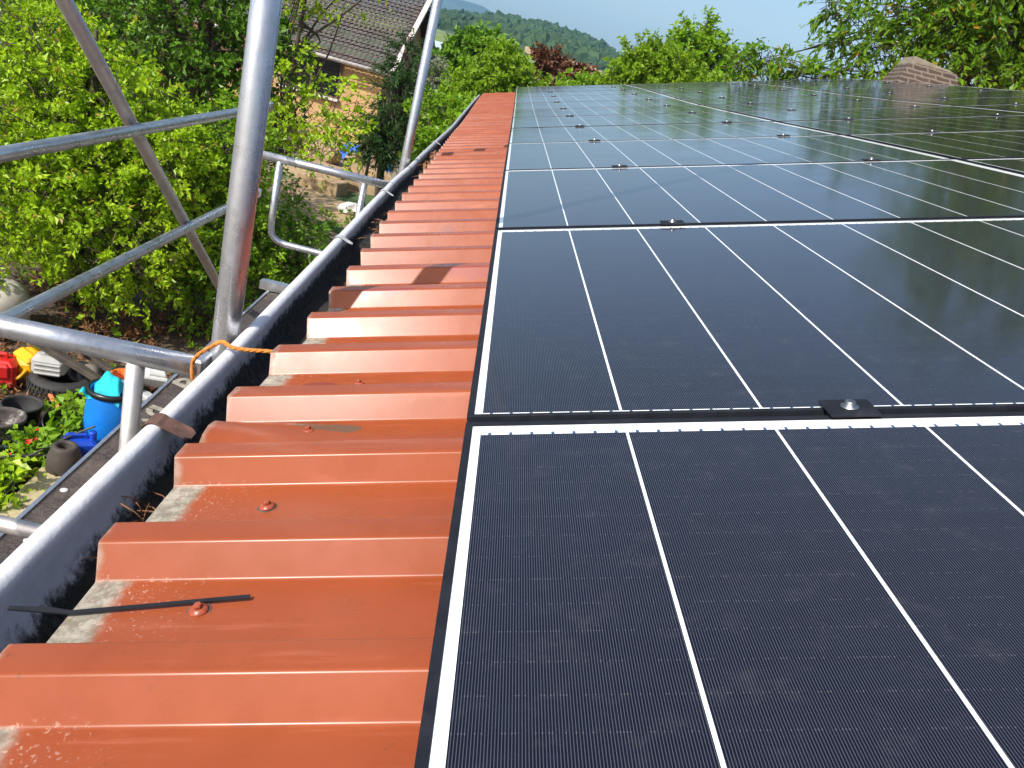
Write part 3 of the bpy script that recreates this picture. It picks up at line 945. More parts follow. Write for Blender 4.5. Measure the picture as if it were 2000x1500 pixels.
def trunk_mesh(name, parent, base, top, r0, limbs, mat_=M_BARK, lr=.45):
    b = MB()
    base, top = Vector(base), Vector(top)
    pts = [base.lerp(top, t) + Vector((random.gauss(0, .03), random.gauss(0, .03), 0)) * (1 if 0 < t < 1 else 0) for t in np.linspace(0, 1, 7)]
    b.tube(pts, [r0 * (1 - .65 * t) for t in np.linspace(0, 1, 7)], 10)
    for e in limbs:
        e = Vector(e); s = base.lerp(top, random.uniform(.35, .95))
        mid_ = s.lerp(e, .5) + Vector((random.gauss(0, .12), random.gauss(0, .12), random.uniform(0, .25)))
        path = smooth_path([s, mid_, e], 4)
        b.tube(path, [r0 * lr * (1 - .9 * i / (len(path) - 1)) for i in range(len(path))], 7)
    o = b.build(name, mat_, parent)
    if parent is not None: o.matrix_parent_inverse = Matrix.Translation(-parent.location)
    return o
def tree(name, label, cat, base, top, r0, clumps, mat_, ll, lw, M=14, L=(.2, .4), droop=.2, density=1.0, spread=.8, upw=.35, shell=.33, twigs=True, group=None, bark=M_BARK, upbias=.6, outward=.8, nlimb=None):
    root = empty(name, base, label, cat, group)
    lim = [(c[0] + random.gauss(0, c[3] * .35), c[1] + random.gauss(0, c[4] * .35), c[2] + random.uniform(-.2, .5) * c[5]) for c in clumps for _ in range(3)]
    if nlimb: lim = lim[:nlimb]
    trunk_mesh('trunk', root, base, top, r0, lim, bark, .16 if r0 > .18 else .45)
    B, D = sprays(clumps, density, outward, upw, shell)
    Ls = rng.uniform(L[0], L[1], len(B))
    V, T = leaf_cloud(B, D, Ls, M, ll, lw, droop, spread, upbias=upbias)
    o = np_mesh('crown', V, T, mat_, root); o.matrix_parent_inverse = Matrix.Translation(-root.location)
    if twigs:
        V, T = twig_mesh(B, D, Ls, droop, .0035 if ll < .12 else .005)
        o = np_mesh('twigs', V, T, bark, root); o.matrix_parent_inverse = Matrix.Translation(-root.location)
    return root

LM_BRIGHT = leafmat('yellow_green_leaves', (0.26, 0.42, 0.012), (0.46, 0.62, 0.025), .42, .4, (.42, .30, .04), .03)
LM_MID = leafmat('mid_green_leaves', (0.15, 0.30, 0.012), (0.30, 0.47, 0.022), .42, .4, (.30, .28, .03), .02)
LM_DARK = leafmat('deep_green_leaves', (0.07, 0.17, 0.013), (0.17, 0.32, 0.02), .32, .38)
LM_CONIFER = leafmat('conifer_sprays', (0.026, 0.072, 0.017), (0.060, 0.126, 0.024), .15, .5)
LM_OLIVE = leafmat('olive_green_leaves', (0.17, 0.30, 0.012), (0.29, 0.43, 0.022), .42, .45)
LM_RED = leafmat('copper_red_leaves', (0.085, 0.032, 0.016), (0.19, 0.075, 0.034), .28, .5)
LM_SILVER = leafmat('silver_green_leaves', (.16, .20, .12), (.28, .32, .20), .25, .6)
LM_CHERRY = leafmat('cherry_leaves', (0.08, 0.19, 0.012), (0.22, 0.37, 0.02), .45, .34, (.45, .30, .03), .03)

tree('leafy_shrub', 'tall yellow green shrub filling the left edge behind the upper guard rail', 'shrub', (-4.4, 8.2, .3), (-4.3, 8.1, 3.4), .07,
     [(-4.55, 7.7, 1.75, .9, .8, .75, 470), (-3.75, 7.8, 1.45, .75, .7, .7, 420), (-4.35, 7.95, 2.55, .85, .7, .65, 430), (-5.2, 7.9, 1.5, .7, .7, .8, 230), (-3.55, 8.0, 2.25, .65, .6, .55, 280), (-5.0, 8.3, 3.05, .8, .7, .6, 230)],
     LM_BRIGHT, .062, .036, 22, (.18, .38), .12)
tree('leafy_shrub', 'green shrub directly left of the near scaffold post with dark gaps at its foot', 'shrub', (-3.3, 8.7, .3), (-3.2, 8.7, 2.6), .06,
     [(-3.0, 8.6, 1.5, .75, .6, .6, 250), (-3.7, 8.5, 1.0, .8, .5, .4, 120), (-3.05, 8.8, 2.35, .5, .5, .6, 170), (-2.55, 8.6, .95, .45, .4, .4, 90), (-3.1, 8.4, .8, .5, .4, .3, 60)],
     LM_MID, .062, .038, 20, (.18, .36), .15)
tree('leafy_tree', 'tall tree behind the diagonal brace with its crown above the frame', 'tree', (-4.6, 11.6, .3), (-4.3, 11.3, 5.2), .13,
     [(-4.4, 11.0, 3.6, 1.0, .8, .9, 300), (-3.75, 11.2, 3.2, .7, .7, .8, 210), (-5.4, 11.6, 3.3, 1.0, .8, .9, 240), (-4.5, 11.2, 5.0, 1.4, 1.0, .9, 240), (-6.6, 12.0, 3.5, 1.2, .9, 1.0, 220), (-3.6, 11.3, 2.2, .5, .6, .6, 100)],
     LM_DARK, .085, .05, 15, (.2, .42), .2)
tree('leafy_tree', 'slender tree with light leaf sprays hanging in front of the tan house', 'tree', (-3.05, 11.0, .35), (-3.0, 11.1, 4.7), .05,
     [(-3.0, 11.1, 4.35, .5, .5, .35, 55), (-2.4, 11.2, 4.6, .35, .35, .16, 14), (-2.95, 10.9, 3.35, .30, .4, .36, 20), (-2.4, 10.85, 2.95, .42, .4, .36, 36), (-2.95, 10.8, 2.55, .35, .4, .25, 34), (-2.2, 10.7, 2.75, .32, .3, .16, 14), (-2.5, 10.7, 2.42, .42, .4, .12, 30)],
     LM_BRIGHT, .085, .05, 12, (.2, .45), .25, nlimb=10)
tree('leafy_tree', 'dark leafy tree filling the top left corner behind the yellow green shrub', 'tree', (-7.4, 13.6, .3), (-7.2, 13.4, 4.5), .12,
     [(-6.6, 13.2, 3.3, 1.2, .7, .9, 300), (-8.4, 13.6, 3.0, 1.3, .8, 1.2, 300), (-5.6, 13.2, 2.4, .9, .6, .9, 230), (-7.2, 13.2, 1.7, 1.2, .7, .8, 240), (-7.4, 13.4, 4.7, 1.6, .9, .8, 220), (-5.2, 13.3, 1.2, .9, .6, .6, 120)],
     LM_DARK, .095, .056, 15, (.2, .42), .2)
tree('low_shrub', 'dark low shrub below the bent guard loop', 'shrub', (-2.25, 9.3, .3), (-2.2, 9.3, 1.3), .04,
     [(-2.35, 9.2, 1.25, .55, .5, .45, 150), (-1.95, 9.3, .8, .45, .5, .3, 90), (-2.1, 9.3, .6, .6, .5, .3, 80)],
     LM_DARK, .07, .042, 15, (.16, .32), .15)
tree('conifer_tree', 'dark conifer between the tan house and the second scaffold post', 'tree', (-2.15, 15.3, .45), (-2.1, 15.3, 4.1), .09,
     [(-2.2, 15.3, 2.05, .50, .45, .22, 110), (-2.15, 15.3, 2.45, .48, .45, .45, 140), (-2.12, 15.3, 3.1, .36, .34, .45, 90), (-2.1, 15.3, 3.7, .2, .2, .4, 45)],
     LM_CONIFER, .10, .022, 26, (.22, .42), .35, spread=.5, upw=.0)
tree('shadow_fill_shrub', 'added dark shrub in place of the black shadow at the tan house corner', 'shrub', (-2.75, 22.9, .5), (-2.75, 22.9, 1.8), .06,  # dark foliage added to fill the black shadow beside the house
     [(-2.85, 22.9, 1.1, .55, .5, .5, 130), (-2.45, 23.1, 1.7, .5, .5, .5, 120), (-3.05, 22.6, 1.7, .35, .4, .4, 70)],
     LM_CONIFER, .13, .05, 16, (.22, .42), .2)
tree('garden_bush', 'light green bush right of the second scaffold post behind the gutter', 'shrub', (-1.2, 13.9, .4), (-1.1, 13.9, 2.6), .07,
     [(-1.0, 13.6, 2.3, .5, .6, .45, 190), (-.75, 14.4, 2.85, .6, .5, .45, 200), (-.95, 13.5, 1.8, .45, .5, .5, 130), (-.35, 14.9, 3.0, .45, .4, .35, 100), (-1.35, 14.6, 3.0, .35, .35, .35, 40)],
     LM_MID, .085, .055, 14, (.18, .36), .15)
tree('shade_tree', 'dark green broad tree before the blue mountain', 'tree', (-1.6, 27.4, .5), (-1.6, 27.4, 4.6), .16,
     [(-1.95, 27.4, 3.45, .75, .7, .6, 150), (-1.25, 27.3, 4.05, .55, .6, .5, 130), (-1.85, 27.4, 4.35, .30, .4, .28, 40), (-.85, 27.4, 4.3, .38, .45, .34, 70), (-2.2, 27.3, 2.8, .6, .6, .6, 90), (-1.4, 27.2, 2.7, .9, .7, .7, 110)],
     LM_DARK, .19, .12, 13, (.25, .5), .1, upw=.2)
tree('silver_bush', 'pale silvery bush beside the house gable', 'shrub', (-2.5, 24.9, .5), (-2.45, 24.9, 3.2), .06,
     [(-2.45, 24.9, 3.0, .35, .35, .55, 110), (-2.55, 24.9, 2.2, .45, .4, .55, 90)],
     LM_SILVER, .11, .05, 14, (.2, .4), .05)
tree('round_tree', 'bright green rounded tree behind the far end of the red roof', 'tree', (-.45, 20.8, .5), (-.4, 20.8, 4.0), .10,
     [(-.45, 20.7, 3.75, .75, .65, .5, 240), (.25, 20.9, 3.5, .7, .6, .45, 200), (-1.05, 20.4, 3.2, .6, .6, .45, 160), (-.2, 20.5, 3.0, 1.0, .7, .5, 200), (-.4, 20.8, 4.2, .35, .35, .2, 60), (.75, 21.0, 3.4, .45, .4, .3, 60)],
     LM_OLIVE, .11, .065, 15, (.18, .36), .1)
tree('copper_tree', 'dark red leaved tree before the tan field', 'tree', (1.6, 33.6, .5), (1.6, 33.6, 4.0), .12,
     [(1.15, 33.5, 4.35, .5, .5, .5, 80), (1.75, 33.6, 4.1, .65, .5, .5, 100), (2.4, 33.6, 4.1, .55, .5, .35, 70), (1.6, 33.5, 3.6, 1.1, .6, .5, 130), (.75, 33.5, 4.45, .3, .35, .3, 26), (2.95, 33.6, 4.0, .3, .35, .25, 24)],
     LM_RED, .17, .10, 12, (.25, .55), .0, upw=.7)
tree('low_tree', 'low green crown just above the panels, right of the dark red tree', 'tree', (2.3, 25.0, .5), (2.3, 25.0, 3.6), .09,
     [(2.25, 24.9, 3.95, .6, .5, .35, 130), (2.9, 25.0, 4.05, .6, .5, .4, 130), (1.75, 24.8, 3.7, .6, .5, .3, 70)],
     LM_MID, .12, .075, 14, (.18, .36), .1)
tree('broad_tree', 'broad olive green tree in the middle of the skyline', 'tree', (3.8, 23.2, .5), (3.7, 23.1, 4.8), .13,
     [(3.3, 22.9, 4.75, .7, .6, .45, 190), (4.1, 23.0, 4.9, .8, .6, .42, 210), (4.9, 23.1, 4.75, .7, .6, .4, 160), (3.0, 22.9, 5.2, .25, .3, .28, 24), (3.45, 22.9, 5.35, .28, .3, .3, 34), (2.75, 22.9, 4.5, .5, .5, .35, 80), (4.3, 22.8, 4.3, 1.4, .6, .4, 220)],
     LM_OLIVE, .13, .06, 15, (.2, .45), .1, upw=.5)
tree('upright_tree', 'upright green tree rising over the olive tree, one lone shoot on top', 'tree', (5.2, 25.6, .5), (5.15, 25.5, 6.4), .12,
     [(4.75, 25.3, 5.65, .45, .45, .55, 110), (5.5, 25.4, 5.7, .55, .5, .5, 120), (6.2, 25.5, 5.35, .5, .5, .4, 70), (5.05, 25.3, 6.62, .10, .10, .16, 8), (4.5, 25.3, 6.0, .2, .2, .35, 24), (5.3, 25.4, 6.15, .25, .2, .3, 26)],
     LM_MID, .16, .075, 13, (.22, .5), .15, upw=.5)
tree('cherry_tree', 'large overhanging cherry tree behind the chimney at the right edge', 'tree', (8.6, 14.6, .4), (8.3, 14.2, 8.2), .20,
     [(6.3, 12.9, 6.45, .75, .6, .45, 130), (7.2, 13.0, 6.7, .9, .7, .6, 240), (8.1, 13.2, 6.5, .9, .8, .7, 240), (6.8, 12.8, 7.4, 1.2, .8, .6, 210), (7.8, 13.2, 8.4, 1.8, 1.2, .9, 300), (6.4, 13.2, 8.7, 1.2, 1.1, .8, 140), (7.5, 12.6, 5.8, .8, .6, .28, 110), (8.3, 12.5, 5.6, .8, .6, .35, 100),
      (5.55, 13.0, 6.35, .45, .4, .16, 26), (5.05, 13.2, 6.15, .42, .4, .10, 18), (4.65, 13.4, 6.25, .28, .3, .16, 14), (5.5, 13.0, 5.85, .5, .4, .10, 24), (4.95, 13.3, 5.78, .35, .3, .08, 12), (5.35, 13.1, 5.5, .5, .4, .09, 26), (4.85, 13.3, 5.25, .40, .35, .08, 22), (6.6, 12.5, 5.85, .45, .4, .2, 50), (6.0, 12.9, 6.05, .4, .4, .14, 26),
      (4.35, 13.3, 5.12, .32, .3, .08, 14), (4.15, 13.2, 5.30, .25, .3, .07, 10), (3.85, 13.4, 5.22, .3, .3, .09, 18), (3.52, 13.6, 5.08, .26, .28, .10, 18), (5.1, 13.5, 6.75, .4, .4, .2, 24), (9.4, 12.6, 6.8, 1.3, 1.0, 1.2, 260), (7.2, 13.5, 10.0, 2.0, 1.5, 1.0, 260), (9.5, 12.0, 9.0, 1.8, 1.5, 1.2, 240)],
     LM_CHERRY, .125, .052, 13, (.25, .5), .55, spread=.55, upw=.05)

# ------------------------------------------------------------------ chimney
def brick_mat():
    t = NT('weathered_brick')
    bt = t.n('ShaderNodeTexBrick')
    bt.inputs['Scale'].default_value = 1.0
    bt.inputs['Brick Width'].default_value = .19; bt.inputs['Row Height'].default_value = .060; bt.inputs['Mortar Size'].default_value = .012
    bt.inputs['Mortar Smooth'].default_value = .3; bt.inputs['Bias'].default_value = .1
    bt.inputs['Color1'].default_value = (.040, .025, .020, 1); bt.inputs['Color2'].default_value = (.072, .044, .033, 1); bt.inputs['Mortar'].default_value = (.15, .125, .095, 1)
    s = t.n('ShaderNodeSeparateXYZ'); t.link(t.obj(), s.inputs[0]); c = t.n('ShaderNodeCombineXYZ')
    t.link(t.math('ADD', s.outputs[0], s.outputs[1]), c.inputs[0]); t.link(s.outputs[2], c.inputs[1])
    nz = t.n('ShaderNodeTexNoise'); nz.inputs['Scale'].default_value = 9; t.link(t.obj(), nz.inputs['Vector'])
    mv = t.n('ShaderNodeMix', data_type='VECTOR'); mv.inputs[0].default_value = .03; t.link(c.outputs[0], mv.inputs[4]); t.link(nz.outputs[1], mv.inputs[5])
    t.link(mv.outputs[1], bt.inputs['Vector'])
    n = t.noise(20, 5, .7)
    col = t.mix(t.mapr(n, .5, .8, 0, .3), bt.outputs[0], (.13, .10, .08))
    t.bsdf(col, .9, 0, t.bump(bt.outputs[1], -.6, .012))
    return t.m
ch = empty('chimney', (5.45, 11.15, 4.4), 'brick chimney with a mortar cap behind the ridge-side panels', 'chimney')
b = MB()
def ring(x0, x1, y0, y1, z): return [(x0, y0, z), (x1, y0, z), (x1, y1, z), (x0, y1, z)]
vs = []
for (e, z) in ((.15, -.2), (.12, .80), (.07, .95), (.02, 1.05), (-.01, 1.12)):
    vs += ring(-.34 - e, .30 + e, -.30 - e, .30 + e, z)
b.add(vs, [(k * 4 + i, k * 4 + (i + 1) % 4, k * 4 + 4 + (i + 1) % 4, k * 4 + 4 + i) for k in range(4) for i in range(4)])
b.build('stack', brick_mat(), ch)
b = MB()
vs = ring(-.342, .302, -.302, .302, 1.10) + [(-.30, -.27, 1.20), (.22, -.25, 1.135), (.22, .25, 1.15), (-.30, .27, 1.21)]
b.add(vs, [(0, 1, 5, 4), (1, 2, 6, 5), (2, 3, 7, 6), (3, 0, 4, 7), (4, 5, 6, 7)])
b.build('mortar_cap', simple('mortar', (.20, .17, .125), .95, 0, .2, 12, bump=.5), ch)
ch.rotation_euler = (0, 0, radians(-8))

# ------------------------------------------------------------------ tan house
def tile_mat():
    t = NT('brown_roof_tiles')
    s = t.n('ShaderNodeSeparateXYZ'); t.link(t.obj(), s.inputs[0])
    n1 = t.noise(2, 5, .6); n2 = t.noise(18, 4, .7)
    col = t.mix(t.mapr(n1, .3, .7), (.075, .062, .056), (.12, .098, .088))
    col = t.mix(t.mapr(n2, .55, .72, 0, .5), col, (.26, .23, .21))
    t.bsdf(col, .8, 0, t.bump(n2, .3, .01))
    return t.m
A = Vector((-3.76, 25.88, 2.85)); EL_ = Vector((-.995, .0995, 0)); GD = Vector((.0995, .995, 0))
house = empty('tan_house', A - Vector((0, 0, 2.4)), 'tan rendered house with a brown tiled gable roof beyond the trees', 'house')
def HW(b, name, mat_, par=None):
    o = b.build(name, mat_, par or house)
    o.matrix_parent_inverse = Matrix.Translation(-house.location) if par is None else Matrix.Identity(4)
    if par is not None: o.matrix_parent_inverse = (Matrix.Translation(house.location)).inverted() @ Matrix.Translation(house.location)
    return o
HL, HWID, RISE = 10.0, 6.55, 2.46
M_TANW = simple('tan_render', (.50, .31, .15), .9, 0, .12, 2.5, bump=.15, dirt=(.40, .25, .12), dirt_amt=.4)
M_GABLE = simple('shaded_beige_gable', (.30, .21, .12), .8, 0, .2, 3)  # shade of the gable end is put into this darker beige
def hp(a, g, z): return A + EL_ * a + GD * g + Vector((0, 0, z))
b = MB()
w0, w1 = .35, HWID - .35; l0, l1 = .35, HL - .35; zb = -2.9
b.add([hp(l0, w0, zb), hp(l1, w0, zb), hp(l1, w0, -.02), hp(l0, w0, -.02)], [(0, 1, 2, 3)])
b.add([hp(l0, w1, zb), hp(l1, w1, zb), hp(l1, w1, -.02), hp(l0, w1, -.02)], [(3, 2, 1, 0)])
b.add([hp(l1, w0, zb), hp(l1, w1, zb), hp(l1, w1, -.02), hp(l1, w0, -.02)], [(0, 1, 2, 3)])
HW(b, 'wall', M_TANW)
b = MB(); pk = RISE - .2
b.add([hp(l0, w0, zb), hp(l0, w1, zb), hp(l0, w1, .08), hp(l0, HWID / 2, pk), hp(l0, w0, .08)], [(4, 3, 2, 1, 0)])
HW(b, 'gable_wall', M_GABLE)
for (g0, g1, z0, z1) in ((1.0, 1.35, -.1, .7), (2.2, 2.7, -1.6, -.6)):
    b = MB(); b.box((hp(l0 - .012, (g0 + g1) / 2, (z0 + z1) / 2)), (.03, g1 - g0, z1 - z0), Matrix.Rotation(-.0997, 3, 'Z')); HW(b, 'window', simple('dark_glass', (.01, .012, .015), .15, 0))
# roof: rows of pantiles as real corrugated courses
def roof_half(g_from, g_to, name, flip):
    nrow = 21; ncol = 60; V = []; F = []
    sub = 4
    for r in range(nrow):
        for e in (0, 1):
            t = (r + e * 1.06) / nrow
            for c in range(ncol * sub + 1):
                a = -.06 + (HL + .12) * c / (ncol * sub)
                z = RISE * t + .04 * abs(math.sin(pi * c / sub)) + (.0 if e else .045)
                V.append(hp(a, g_from + (g_to - g_from) * t, z - .02))
    n = ncol * sub + 1
    for r in range(nrow):
        for c in range(n - 1):
            i0 = (r * 2) * n + c; i1 = (r * 2 + 1) * n + c
            F.append((i0, i0 + 1, i1 + 1, i1) if flip else (i1, i1 + 1, i0 + 1, i0))
    V = np.array([v[:] for v in V]); F = np.array(F)
    o = np_mesh(name, V, F, M_TILE, house, False)
    o.matrix_parent_inverse = Matrix.Translation(-house.location)
M_TILE = tile_mat()
roof_half(-.12, HWID / 2, 'roof_slope', True)
roof_half(HWID + .12, HWID / 2, 'roof_slope', False)
M_TRIM = simple('pale_verge_trim', (.55, .50, .46), .7, 0, .2, 8)
M_DARKW = simple('dark_brown_timber', (.03, .02, .015), .7, 0, .3, 6)
b = MB()
for a_ in (-.05,):
    b.add([hp(a_, -.1, -.12), hp(a_, HWID / 2, RISE - .12), hp(a_, HWID / 2, RISE + .08), hp(a_, -.1, .08)], [(0, 1, 2, 3)])
    b.add([hp(a_ - .03, -.1, .085), hp(a_ - .03, HWID / 2, RISE + .085), hp(a_ + .13, HWID / 2, RISE + .085), hp(a_ + .13, -.1, .085)], [(0, 1, 2, 3)])
HW(b, 'verge_board', M_TRIM)
b = MB()
b.add([hp(-.05, HWID + .1, -.35), hp(-.05, HWID / 2, RISE - .35), hp(-.05, HWID / 2, RISE + .08), hp(-.05, HWID + .1, .08)], [(3, 2, 1, 0)])
b.add([hp(-.05, HWID + .1, -.35), hp(-.05, HWID / 2, RISE - .35), hp(.35, HWID / 2, RISE - .35), hp(.35, HWID + .1, -.35)], [(0, 1, 2, 3)])
HW(b, 'barge_board', M_DARKW)
b = MB(); b.tube([hp(-.02, -.17, -.03), hp(HL, -.17, -.03)], .06, 10); HW(b, 'eave_gutter', M_TRIM)
rz_ = Matrix.Rotation(-.0997, 3, 'Z')
win = MB(); win.box(hp(3.05 - .6 + .15, w0 - .02, -.62), (1.75, .06, 1.05), rz_); win = HW(win, 'front_window', simple('window_glass', (.008, .010, .012), .08, 0))
b = MB()
for dx in (-.9, 0, .9): b.box(hp(2.6 + dx, w0 - .035, -.62), (.06, .08, 1.15), rz_)
for dz in (-.56, .56): b.box(hp(2.6, w0 - .036, -.62 + dz), (1.86, .08, .06), rz_)
HW(b, 'window_frame', simple('brown_window_frame', (.12, .07, .045), .6))
b = MB(); b.box(hp(2.6, w0 - .08, -1.24), (2.0, .2, .07), rz_); HW(b, 'window_sill', M_TRIM)

# barn far behind
bn = empty('pale_barn', (-6.3, 66, .5), 'pale grey metal clad barn behind the house gable', 'barn')
b = MB(); b.box((0, 0, 1.3), (4.0, 6, 2.6)); b.build('wall', simple('pale_cladding', (.45, .48, .50), .6), bn)
b = MB(); b.add([(-2.2, -3.1, 2.55), (2.2, -3.1, 2.55), (2.2, 0, 3.5), (-2.2, 0, 3.5), (-2.2, 3.1, 2.55), (2.2, 3.1, 2.55)], [(0, 1, 2, 3), (3, 2, 5, 4)]); b.build('roof', simple('pale_blue_roof', (.42, .50, .55), .4), bn)

# ------------------------------------------------------------------ yard things near the scaffold
G = .3
M_BLUE = simple('blue_barrel_plastic', (.006, .17, .60), .4, 0, .12, 5, dirt=(.12, .22, .34), dirt_amt=.35)
M_DKBLUE = simple('deep_blue_plastic', (.006, .05, .42), .42, 0, .2, 8, dirt=(.07, .09, .16), dirt_amt=.45)
barrel = empty('blue_barrel', (-2.66, 5.32, G), 'open blue plastic barrel with a black rim ring', 'barrel')
b = MB(); b.lathe([(.0001, 0), (.17, 0), (.185, .03), (.195, .15), (.205, .30), (.20, .45), (.185, .56), (.175, .60), (.182, .615), (.165, .615), (.165, .5), (.0001, .45)], n=40); b.build('body', M_BLUE, barrel)
b = MB(); b.lathe([(.180, .575), (.196, .58), (.199, .60), (.196, .622), (.176, .627), (.172, .612)], n=40); b.build('rim_ring', M_BLACKPL, barrel)
# crumpled turquoise cloth over the rim
def cloth(name, c, sx, sy, amp, mat_, label, cat, seed, hang=0.0):
    r_ = np.random.default_rng(seed); n = 22
    ph = r_.uniform(0, 6, 12)
    V = []
    for i in range(n):
        for j in range(n):
            x, y = i / (n - 1) * 2 - 1, j / (n - 1) * 2 - 1
            z = sum(math.sin(x * (2 + k) * 1.3 + ph[k] + y * (k % 3 + 1.2) * 1.7) / (1 + k * .5) for k in range(6)) * amp
            rr = math.hypot(x, y)
            V.append((c[0] + x * sx * (1 - .12 * math.sin(ph[6] + 4 * y)), c[1] + y * sy * (1 - .12 * math.sin(ph[7] + 4 * x)), c[2] + z - hang * max(0, rr - .6) ** 1.5 + amp * 1.5 * (1 - rr)))
    q = [(i * n + j, (i + 1) * n + j, (i + 1) * n + j + 1, i * n + j + 1) for i in range(n - 1) for j in range(n - 1)]
    o = np_mesh(name, V, q, mat_, None, True)
    return tag(o, label, cat)
cloth('cloth', (-2.70, 5.32, G + .64), .15, .15, .036, simple('turquoise_cloth', (.01, .42, .48), .8, 0, .15, 12), 'crumpled turquoise cloth on the blue barrel', 'cloth', 3, .16)
ob_ = empty('orange_bucket', (-2.76, 5.80, G), 'orange plastic bucket behind the blue barrel', 'bucket')
b = MB(); b.lathe([(.0001, 0), (.10, 0), (.13, .48), (.137, .5), (.137, .52), (.12, .52), (.10, .08)], n=28); b.build('body', simple('orange_plastic', (.80, .20, .03), .45), ob_)
b = MB(); b.tube([Vector((.137 * cos(a), .02, .5 + .10 * sin(a))) for a in np.linspace(0, pi, 12)], .005, 6); b.build('handle', M_BLACKPL, ob_)

can = empty('blue_canister', (-2.74, 4.96, G), 'dark blue jerrycan standing between the barrel and the clay pot', 'canister', rotz=.5)
b = MB(); b.bbox((0, 0, .15), (.26, .17, .30), .03); b.bbox((-.02, 0, .33), (.16, .04, .035), .012); b.box((-.085, 0, .305), (.03, .04, .05)); b.box((.045, 0, .305), (.03, .04, .05)); b.build('body', M_DKBLUE, can)
b = MB(); b.lathe([(.0001, .36), (.028, .36), (.03, .35), (.03, .30)], (.095, 0, -.005), 18); b.build('cap', M_DKBLUE, can)

vase = empty('clay_pot', (-2.74, 4.74, G), 'tall dark brown clay pot with a narrow mouth', 'pot', rotz=.0)
b = MB(); b.lathe([(.0001, 0), (.085, 0), (.115, .04), (.13, .12), (.128, .20), (.115, .27), (.098, .31), (.092, .335), (.082, .345), (.058, .345), (.05, .33), (.055, .2), (.0001, .19)], n=36); b.build('body', simple('dark_brown_clay', (.055, .042, .035), .7, 0, .25, 8, bump=.1), vase)
b = MB(); b.lathe([(.0001, .018), (.045, .018), (.055, .01), (.058, 0)], (.02, -.12, .07), 20, rot=Matrix.Rotation(radians(80), 3, 'X')); b.build('side_mouth', simple('clay_inside', (.02, .016, .014), .8), vase)

def lathe_thing(name, loc, prof, mat_, label, cat, group=None, n=36, tilt=None, inner=None):
    o = MB().lathe(prof, n=n).build(name, mat_)
    o.location = loc
    if tilt: o.rotation_euler = tilt
    return tag(o, label, cat, group)
potp = [(.0001, 0), (.10, 0), (.105, .01), (.145, .24), (.158, .245), (.16, .27), (.148, .272), (.142, .25), (.125, .13), (.0001, .12)]
lathe_thing('plant_pot', (-3.40, 5.34, G), potp, M_RUBBER, 'empty black plant pot, rearmost of the pots at the left edge', 'plant pot', 'plant pots in the yard')
lathe_thing('plant_pot', (-3.36, 5.0, G + .13), [(.0001, 0), (.10, 0), (.105, .01), (.145, .15), (.165, .155), (.166, .185), (.150, .187), (.14, .16), (.12, .07), (.0001, .06)], simple('lime_stained_pot', (.06, .05, .045), .8, 0, .5, 14, dirt=(.5, .47, .43), dirt_amt=.9), 'dark plant pot with a white crusted rim stacked on another pot', 'plant pot', 'plant pots in the yard')
lathe_thing('plant_pot', (-3.33, 4.95, G), [(.0001, 0), (.12, 0), (.125, .01), (.165, .13), (.18, .14), (.181, .17), (.165, .172), (.155, .15), (.14, .1), (.0001, .09)], simple('green_grey_pot', (.045, .06, .055), .6, 0, .3, 10), 'low grey green plant pot under the crusted pot', 'plant pot', 'plant pots in the yard')
lathe_thing('plant_pot', (-3.16, 5.35, G), [(x * .9, z * .9) for x, z in potp], M_BLACKPL, 'black plant pot lying tilted beside the green nettle', 'plant pot', 'plant pots in the yard', tilt=(.3, .5, 0))
lathe_thing('plant_pot', (-3.12, 4.98, G), [(x * .95, z * .8) for x, z in potp], M_BLACKPL, 'upright black plant pot between the crusted pot and the red flowers', 'plant pot', 'plant pots in the yard')
# tyre with tread blocks
ty = empty('car_tyre', (-3.47, 6.16, G), 'worn black car tyre lying flat under the grey canister', 'tyre')
b = MB(); b.lathe([(.18, .01), (.24, .0), (.285, .02), (.30, .06), (.30, .14), (.285, .18), (.24, .20), (.18, .19), (.175, .14), (.175, .06), (.18, .01)], n=48); b.build('casing', M_RUBBER, ty)
b = MB()
for k in range(44):
    for zz in range(3):
        a = 2 * pi * (k + .5 * (zz % 2)) / 44
        b.box((.302 * cos(a), .302 * sin(a), .055 + zz * .045), (.012, .026, .034), Matrix.Rotation(a, 3, 'Z'))
b.build('tread', M_RUBBER, ty)
ty2 = empty('car_tyre', (-3.08, 6.30, G), 'second black tyre half hidden behind the first, right of it', 'tyre')
b = MB(); b.lathe([(.16, .01), (.22, .0), (.265, .02), (.275, .06), (.275, .12), (.265, .16), (.22, .18), (.16, .17), (.155, .12), (.155, .06), (.16, .01)], n=40); b.build('casing', M_RUBBER, ty2)
# grey canister on tyre
gc = empty('grey_canister', (-3.57, 6.10, G + .2), 'grey ribbed plastic canister lying on the tyre', 'canister', rotz=.2)
M_GREYP = simple('grey_plastic', (.36, .36, .34), .5, 0, .12, 8, dirt=(.15, .13, .1), dirt_amt=.3)
b = MB(); b.bbox((0, 0, .10), (.28, .22, .20), .045); b.bbox((.02, .03, .21), (.18, .14, .05), .02)
for k in range(3): b.bbox((0, -.105, .04 + k * .045), (.22, .03, .022), .008)
b.build('body', M_GREYP, gc)
b = MB(); b.lathe([(.0001, .05), (.03, .05), (.034, .04), (.034, 0)], (.05, .0, .225), 18); b.build('cap', simple('faded_pink_cap', (.6, .25, .22), .5), gc)
